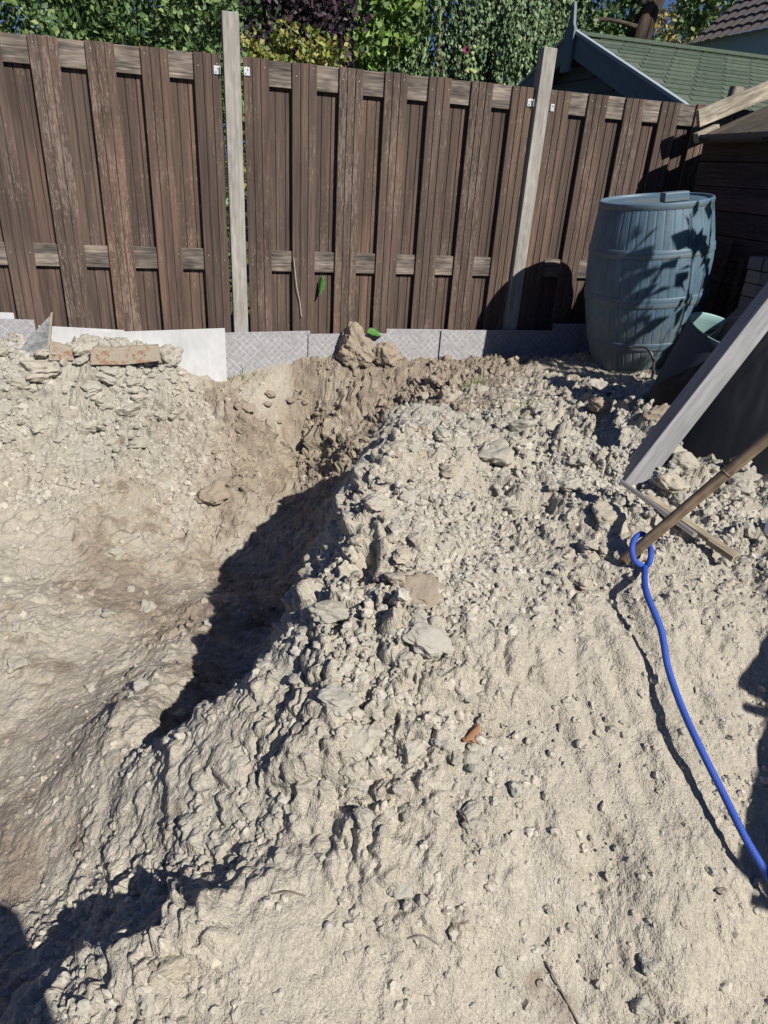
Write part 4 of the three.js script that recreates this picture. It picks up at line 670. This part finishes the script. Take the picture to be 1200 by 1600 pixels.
// ------------------------------------------------------------------ green-roofed garden house and the house beyond
{
  const t = thing('garden_house', 'blue-grey garden house with green shingled roof and pointed finial', 'garden house');
  const slate = std(rgb(.16, .22, .255), .75, { map: whiteMap }), trim = std(rgb(.25, .33, .37), .7, { map: whiteMap });
  const X0 = 3.52, X1 = 7.6, AZ = -2.81, AY = 2.6, sl = .368, HW = 2.05;
  const body = part('wall', boxUV(new THREE.ExtrudeGeometry(new THREE.Shape([[-HW + .22, 0], [HW - .22, 0], [HW - .22, AY - .13 - sl * (HW - .22)], [0, AY - .13], [-HW + .22, AY - .13 - sl * (HW - .22)]].map(p => new THREE.Vector2(...p))), { depth: X1 - X0 - .35, bevelEnabled: false }).rotateY(Math.PI / 2)), slate, t); body.position.set(X0 + .18, 0, AZ);
  for (let k = 0; k < 18; k++) { const y = .07 + k * .138, half = Math.min(HW - .22, (AY - .16 - y - .07) / sl); if (half < .1) break; const b = part('plank', bevelBox(.02, .13, half * 2, .004), slate, t); b.position.set(X0 + .172, y, AZ); b.rotation.z = .06; }
  const an = Math.atan(sl), Ls = HW / Math.cos(an) + .03, roof = part('roof', bevelBox(X1 - X0, .03, Ls, .004), std(rgb(.085, .1, .085), .95), t);
  roof.rotation.x = an; roof.position.set((X0 + X1) / 2, AY - HW * sl / 2 - .022, AZ + HW / 2);
  const back = part('roof', bevelBox(X1 - X0, .03, Ls, .004), roof.material, t); back.rotation.x = -an; back.position.set((X0 + X1) / 2, AY - HW * sl / 2 - .018, AZ - HW / 2 - .01);
  const shMap = tex(128, 128, (i, j, o) => { const s = hash2(i + 5, j), n = tnoise(i / 9, j / 9, 14, 14), q = .78 + .3 * s + .22 * (n - .5); o[0] = 112 * q; o[1] = 122 * q; o[2] = 108 * q; }, { rx: 3, ry: 3 });
  const shm = [[.9, 1, .92], [.78, .9, .82], [1.02, 1.08, 1], [.66, .8, .72]].map(c => std(rgb(c[0] * .5, c[1] * .52, c[2] * .5), .95, { map: shMap, bumpMap: shMap, bumpScale: .003 })), r = rng(12);
  const ex = .145, tw = .305, sg = [0, 1, 2].map(k => { const s = new THREE.Shape([[0, 0], [tw - .012, 0], [tw - .012 + .05, ex + .02], [.05, ex + .02]].map(p => new THREE.Vector2(...p))); const g = new THREE.ExtrudeGeometry(s, { depth: .006, bevelEnabled: false }); g.rotateX(-Math.PI / 2); return boxUV(g, 1, k * .3, k * .2); });
  const rows = Math.ceil(Ls / ex);
  for (let j = 0; j < rows; j++) for (let i = -1; i < (X1 - X0) / tw; i++) {
    const x = -(X1 - X0) / 2 + i * tw + (j % 3) * .1 + .0, zc = Ls / 2 - j * ex; if (x < -(X1 - X0) / 2 - .02 || x + tw > (X1 - X0) / 2 + .02) continue;
    const s = part('shingle', sg[Math.floor(r() * 3)], shm[Math.floor(r() * 4)], roof); s.position.set(x, .0165 + r() * .001, zc); s.rotation.x = -.055 - .008 * r();
  }
  const cap = part('ridge_cap', boxUV(bevelBox(X1 - X0 - .02, .012, .2, .003)), shm[1], t); cap.rotation.x = .3; cap.position.set((X0 + X1) / 2, AY - .012, AZ + .06);
  for (const s of [1, -1]) { // barge boards and their cover strips
    const b = part('barge_board', bevelBox(.022, .19, Ls, .004), trim, t); b.rotation.x = s * an; b.position.set(X0 - .004 - (s < 0 ? .003 : 0), AY - HW * sl / 2 - .1, AZ + s * HW / 2);
    const c = part('cover_strip', bevelBox(.045, .03, Ls, .004), std(rgb(.28, .33, .36), .7), t); c.rotation.x = s * an; c.position.set(X0 - .008 - (s < 0 ? .003 : 0), AY - HW * sl / 2 + .014, AZ + s * HW / 2);
  }
  const fs = new THREE.Shape([[-.085, -.34], [.085, -.34], [.085, .02], [.05, .06], [.018, .2], [.004, .24], [-.004, .24], [-.018, .2], [-.05, .06], [-.085, .02]].map(p => new THREE.Vector2(...p))); const fg = new THREE.ExtrudeGeometry(fs, { depth: .025, bevelEnabled: true, bevelSize: .003, bevelThickness: .003, bevelSegments: 1 }); fg.rotateY(Math.PI / 2);
  part('finial', fg, trim, t).position.set(X0 - .05, AY + .0, AZ);
}
{
  const t = thing('tiled_house', 'house with dark tiled roof and pale fascia beyond the garden house', 'house'), c = atZ(1076, 74, -10), e0 = c.y, sl = Math.tan(.72);
  part('wall', new THREE.BoxGeometry(8, e0 - .1, 16), std(rgb(.34, .30, .25), .9), t).position.set(c.x + 4.6, (e0 - .1) / 2, -2.2);
  const fas = part('fascia', bevelBox(.06, .56, 16.4, .01), std(rgb(.36, .46, .47), .6), t); fas.position.set(c.x + .16, e0 - .18, -1.9);
  part('soffit', bevelBox(.6, .04, 16.2, .01), std(rgb(.3, .26, .2), .8), t).position.set(c.x + .48, e0 - .42, -1.9);
  const rows = 16, per = 12, pos = [], idx = [], nz = 420, ex = .30; let n = 0;
  for (let k = 0; k < rows; k++) for (const [f, lift] of [[0, .05], [1, .012]]) { for (let j = 0; j <= nz; j++) { const z = -10.1 + j / nz * 10, s = (k + f) * ex * Math.cos(.72), q = ((j / nz * 10) / .26) % 1; pos.push(c.x + s, e0 + s * sl + lift + .03 * Math.pow(Math.sin(Math.PI * q), .7), z); } n++; }
  for (let k = 0; k < n - 1; k++) for (let j = 0; j < nz; j++) { const a = k * (nz + 1) + j, b = a + 1, d = a + nz + 1, f = d + 1; idx.push(a, b, d, b, f, d); }
  const g = new THREE.BufferGeometry(); g.setAttribute('position', new THREE.Float32BufferAttribute(pos, 3)); g.setIndex(idx);
  const tl = part('roof_tiles', toCreasedNormals(g, .5), std(rgb(.10, .085, .08), .85), t); tl.userData.kind = 'stuff';
  const verge = part('verge_board', bevelBox(.05, .2, rows * ex, .01), std(rgb(.09, .08, .08), .85), t); verge.rotation.set(0, Math.PI / 2, 0); verge.rotation.order = 'YXZ'; verge.rotation.x = -0.72 * -1; verge.position.set(c.x + rows * ex * Math.cos(.72) / 2, e0 + rows * ex * Math.sin(.72) / 2 - .04, -10.12);
}

// ------------------------------------------------------------------ leaves, grass, twigs
{
  const green = std(rgb(.06, .17, .035), .5, { side: THREE.DoubleSide }), big = new THREE.BufferGeometry(), P = [], I = [], n = 10;
  for (let j = 0; j <= n; j++) for (let i = 0; i <= 6; i++) { const v = j / n, w = .36 * Math.pow(Math.sin(Math.PI * Math.pow(v, .8)), .8), u = (i / 3 - 1); P.push(u * w, v, .1 * u * u * w * 3 - .12 * v * v + .02 * Math.sin(v * 24) * Math.abs(u)); if (i < 6 && j < n) { const a = j * 7 + i; I.push(a, a + 1, a + 7, a + 1, a + 8, a + 7); } }
  big.setAttribute('position', new THREE.Float32BufferAttribute(P, 3)); big.setIndex(I); big.computeVertexNormals();
  const a = single('green_leaf', big, green, 'broad green leaf lying on the patterned sheet edge beside the tall clod', 'leaf'); a.scale.setScalar(.12); a.position.copy(atZ(574, 520, .09)); a.rotation.set(-1.15, .2, -1.4);
  const b = single('green_leaf', big, green, 'narrow green leaf caught on the middle fence panel', 'leaf'); b.scale.set(.07, .13, .1); b.position.copy(atZ(503, 430, .012)); b.rotation.set(3.1, .9, .1);
  single('dry_tendril', tube([atZ(459, 403, .012), atZ(461, 425, .014), atZ(464, 450, .018), atZ(468, 470, .012), atZ(471, 495, .01)], .0035, 24, 5), std(rgb(.34, .31, .26), .9), 'dry grey tendril hanging down a board of the middle panel', 'twig');
  const brown = std(rgb(.25, .13, .065), .7, { side: THREE.DoubleSide }), lf = hit(770, 1158);
  const s = new THREE.Shape(); const pts = []; for (let k = 0; k <= 40; k++) { const t = k / 40 * Math.PI * 2, v = .5 - .5 * Math.cos(t), w = Math.sign(Math.sin(t)) * (.05 + .2 * Math.sin(Math.PI * v) * (1 + .45 * Math.sin(v * 22))); pts.push(new THREE.Vector2(w * (v > .02 && v < .98 ? 1 : .2), v)); }
  s.setFromPoints(pts); const og = new THREE.ShapeGeometry(s, 4), op = og.attributes.position; for (let i = 0; i < op.count; i++) op.setZ(i, .9 * op.getX(i) ** 2 * 2 + .08 * Math.sin(op.getY(i) * 5)); og.computeVertexNormals();
  const o = single('oak_leaf', og, brown, 'curled brown oak leaf on the front of the heap', 'leaf'); o.scale.setScalar(.085); o.scale.set(.07, .07, .12); o.position.copy(lf).add(V(-.03, .034, -.03)); o.rotation.set(-1.15, -.9, 0, 'YXZ'); o.rotation.x = 1.75;
  const blade = new THREE.BufferGeometry(); blade.setAttribute('position', new THREE.Float32BufferAttribute([-.05, 0, 0, .05, 0, 0, .035, .55, .06, -.035, .55, .06, 0, 1, .3], 3)); blade.setIndex([0, 1, 2, 0, 2, 3, 3, 2, 4]); blade.computeVertexNormals();
  const gm = std(rgb(.12, .18, .05), .7, { side: THREE.DoubleSide }), r = rng(8);
  for (const [px, py, n2, l] of [[345, 588, 26, 'tuft of green grass at the corner of the large white board'], [735, 602, 30, 'sparse tuft of grass on the flat behind the crest'], [815, 642, 20, 'sparse tuft of yellowish grass on the flat of the heap'], [378, 592, 12, 'few grass blades on the bank beside the patterned sheet']]) {
    const q = hit(px, py), m = new THREE.InstancedMesh(blade, gm, n2), M = new THREE.Matrix4(), Q = new THREE.Quaternion(); m.name = numbered('grass_tuft'); m.castShadow = m.receiveShadow = true; tag(m, l, 'grass', null, 'stuff'); scene.add(m);
    for (let i = 0; i < n2; i++) { const x = q.x + (r() - .5) * .16, z = q.z + (r() - .5) * .06, L = .03 + .05 * r(); Q.setFromEuler(new THREE.Euler((r() - .5) * 1.6, r() * 6.28, (r() - .5) * 1.2)); M.compose(V(x, H(x, z) - .004, z), Q, V(L, L, L)); m.setMatrixAt(i, M); }
  }
  const twigM = std(rgb(.14, .12, .1), .8);
  const tw = (pp, rad, l) => single('twig', tube(pp.map(([x, y, d]) => { const q = hit(x, y); q.y += d; return q; }), rad, 16, 6), twigM, l, 'twig');
  tw([[852, 1508, .012], [872, 1545, .01], [902, 1600, .008], [915, 1625, .004]], .0022, 'thin dark straight twig lying at the foot of the heap');
  tw([[425, 1402, .012], [450, 1400, .014], [478, 1404, .008]], .002, 'short thin twig lying at the low front step');
  tw([[636, 1470, .008], [660, 1468, .014], [685, 1480, .008]], .002, 'thin twig lying among the pebbles of the heap foot');
  tw([[420, 666, .02], [560, 655, .02]].map(([a, b, c], i) => i ? [598, 646, .02] : [572, 660, .02]), .0022, 'thin twig on the brown slope of the trench head');
}

// ------------------------------------------------------------------ beyond the frame: what casts the shadows seen at its edges
{ // shrub to the right, between the sun and the barrel
  const t = thing('garden_shrub', 'leafy shrub with upright shoots beside the old shed', 'shrub', [0, 0, 0]), gs = [], r = rng(61), leaves = [];
  const shoot = (a, b, n, s) => { const c = a.clone().lerp(b, .5).add(V((r() - .5) * .12, .05, (r() - .5) * .12)); gs.push(limb([a, c, b], .008, .003, 10, 5)); for (let k = 0; k < n; k++) { const f = .2 + .8 * k / n; leaves.push([a.clone().lerp(b, f).add(V((r() - .5) * .03, 0, (r() - .5) * .03)), s * (.7 + .5 * r())]); } };
  const B = V(2.72, .25, 2.75);
  shoot(V(2.74, .3, 2.08), V(2.83, 2.1, 1.96), 34, .13); shoot(V(2.78, 1.0, 2.04), V(2.66, 2.05, 2.06), 22, .13);
  for (let k = 0; k < 9; k++) shoot(B, V(2.4 + r() * .26, 1.7 + r() * .55, 2.25 + r() * .3), 40, .12);
  for (let k = 0; k < 9; k++) shoot(B, V(2.5 + r() * 1.0, 1.2 + r() * .9, 2.3 + r() * .9), 26, .12);
  part('stems', mergeGeometries(gs), bark([.2, .16, .12]), t);
  foliage(t, leaves.length, (rn, P) => { P.copy(leaves[foliage.k = ((foliage.k ?? -1) + 1) % leaves.length][0]); }, .115, G_HEDGE, 62);
}
{ // bins added unseen, right of the photographer, to cast the right-edge shade
  const t = thing('added_shadow_bin', 'grey wheeled bin added out of view to shade the heap edge, next to another bin', 'bin', [1.72, -.06, 4.27], 'added shadow bins beside the heap'), m = std(rgb(.05, .055, .06), .6);
  t.rotation.y = -.56; const s = new THREE.CylinderGeometry(.40, .33, .95, 4, 1); s.rotateY(Math.PI / 4); const b = part('body', s, m, t); b.position.y = .53; b.scale.set(1, 1, 1.1);
  const lid = part('lid', bevelBox(.6, .05, .68, .02), m, t); lid.position.y = 1.03; lid.rotation.x = .05;
  for (const q of [-1, 1]) { const w = part('wheel', new THREE.CylinderGeometry(.1, .1, .05, 24).rotateZ(Math.PI / 2), std(rgb(.02, .02, .02), .8), t); w.position.set(q * .22, .1, .3); }
  part('handle', new THREE.CylinderGeometry(.014, .014, .5, 10).rotateZ(Math.PI / 2), m, t).position.set(0, 1.0, .38);
  const u = t.clone(); u.name = numbered('added_shadow_bin'); u.position.set(1.55, -.1, 4.80); scene.add(u);
}
{ // the person taking the photograph
  const t = thing('person', 'person in dark clothes standing at the trench edge holding up a phone', 'person', [0, 0, 0]);
  const ox = -.545, oz = 4.99, gy = -.42, J = [];                 // capsules: ax, ay, az, ra, bx, by, bz, rb relative to feet centre
  const cap = (a, ra, b, rb) => J.push([V(...a), ra, V(...b), rb]);
  for (const s of [-1, 1]) {
    cap([s * .13, .06, .0], .05, [s * .15, .05, -.17], .036); cap([s * .13, .09, .02], .05, [s * .115, .5, -.01], .062); cap([s * .115, .5, -.01], .066, [s * .095, .92, .01], .092);
  }
  cap([0, .97, .01], .135, [0, 1.12, .0], .125); cap([0, 1.12, 0], .13, [0, 1.4, -.01], .15); cap([-.14, 1.45, 0], .075, [.14, 1.45, 0], .075); cap([0, 1.45, 0], .065, [0, 1.6, -.02], .055);
  cap([0, 1.66, -.035], .085, [0, 1.72, -.02], .098); cap([0, 1.65, -.1], .016, [0, 1.67, -.115], .012);
  cap([-.2, 1.44, 0], .058, [-.22, 1.2, -.09], .046); cap([-.22, 1.2, -.09], .046, [-.005, 1.58, -.28], .032); cap([-.005, 1.58, -.28], .03, [.01, 1.66, -.3], .027);
  for (let k = 0; k < 4; k++) cap([.01, 1.675 + k * .018, -.31], .009, [.04, 1.685 + k * .018, -.332], .008);
  cap([.01, 1.68, -.29], .01, [.035, 1.72, -.292], .008);
  cap([.2, 1.44, 0], .058, [.245, 1.16, .03], .046); cap([.245, 1.16, .03], .045, [.24, .92, -.05], .032); cap([.24, .92, -.05], .03, [.24, .86, -.07], .026);
  for (let k = 0; k < 4; k++) cap([.226 + k * .004, .85, -.09 + k * .019], .009, [.226 + k * .003, .78 + (k === 3 ? .015 : 0), -.1 + k * .02], .008);
  cap([.225, .89, -.09], .01, [.215, .84, -.115], .008);
  const res = 96, mc = new MarchingCubes(res, bark([.1, .1, .1]), false, false, 200000); mc.isolation = 0;
  const half = .96, cx = 0, cy = .92, cz = -.05, f = mc.field, P = V(), ab = V(), ap = V();
  for (let z = 0; z < res; z++) for (let y = 0; y < res; y++) for (let x = 0; x < res; x++) {
    P.set(cx + half * (2 * x / res - 1), cy + half * (2 * y / res - 1), cz + half * (2 * z / res - 1)); let d = 1, k = .028;
    if (Math.abs(P.x) > .5 || Math.abs(P.z) > .6) { f[x + y * res + z * res * res] = -1; continue; }
    for (const [a, ra, b, rb] of J) { ab.subVectors(b, a); ap.subVectors(P, a); const q = clamp(ap.dot(ab) / ab.lengthSq()), e = ap.addScaledVector(ab, -q).length() - lerp(ra, rb, q), kk = Math.min(k, ra * .9), h = Math.max(kk - Math.abs(d - e), 0) / kk; d = Math.min(d, e) - h * h * kk * .25; }
    f[x + y * res + z * res * res] = -d;
  }
  mc.update(); const n = mc.count, pos = new Float32Array(n * 3), nor = new Float32Array(n * 3), col = new Float32Array(n * 3);
  for (let i = 0; i < n; i++) {
    const X = cx + mc.positionArray[3 * i] * half, Yy = cy + mc.positionArray[3 * i + 1] * half, Zz = cz + mc.positionArray[3 * i + 2] * half; pos.set([X, Yy, Zz], 3 * i); nor.set([mc.normalArray[3 * i], mc.normalArray[3 * i + 1], mc.normalArray[3 * i + 2]], 3 * i);
    const skin = Yy > 1.53 || Zz < -.25 && Yy > 1.4 || (X > .17 && Yy < .93 && Yy > .72), c = skin ? [.5, .33, .25] : Yy > .95 ? [.03, .035, .05] : Yy > .09 ? [.05, .06, .09] : [.03, .025, .02]; col.set(c, 3 * i);
  }
  const g = new THREE.BufferGeometry(); g.setAttribute('position', new THREE.BufferAttribute(pos, 3)); g.setAttribute('normal', new THREE.BufferAttribute(nor, 3)); g.setAttribute('color', new THREE.BufferAttribute(col, 3));
  part('body', g, new THREE.MeshStandardMaterial({ vertexColors: true, roughness: .85 }), t);
  const hair = part('hair', new THREE.SphereGeometry(.107, 24, 16, 0, Math.PI * 2, 0, Math.PI * .52), std(rgb(.05, .035, .025), .8), t); hair.position.set(0, 1.725, -.01); hair.rotation.x = .35;
  t.position.set(ox, gy, oz);
  single('phone', bevelBox(.075, .155, .009, .004), std(rgb(.02, .02, .022), .3), 'dark phone held up in the left hand of the person', 'phone').position.set(ox + .085, gy + 1.715, oz - .315);
}
renderer.render(scene, camera);
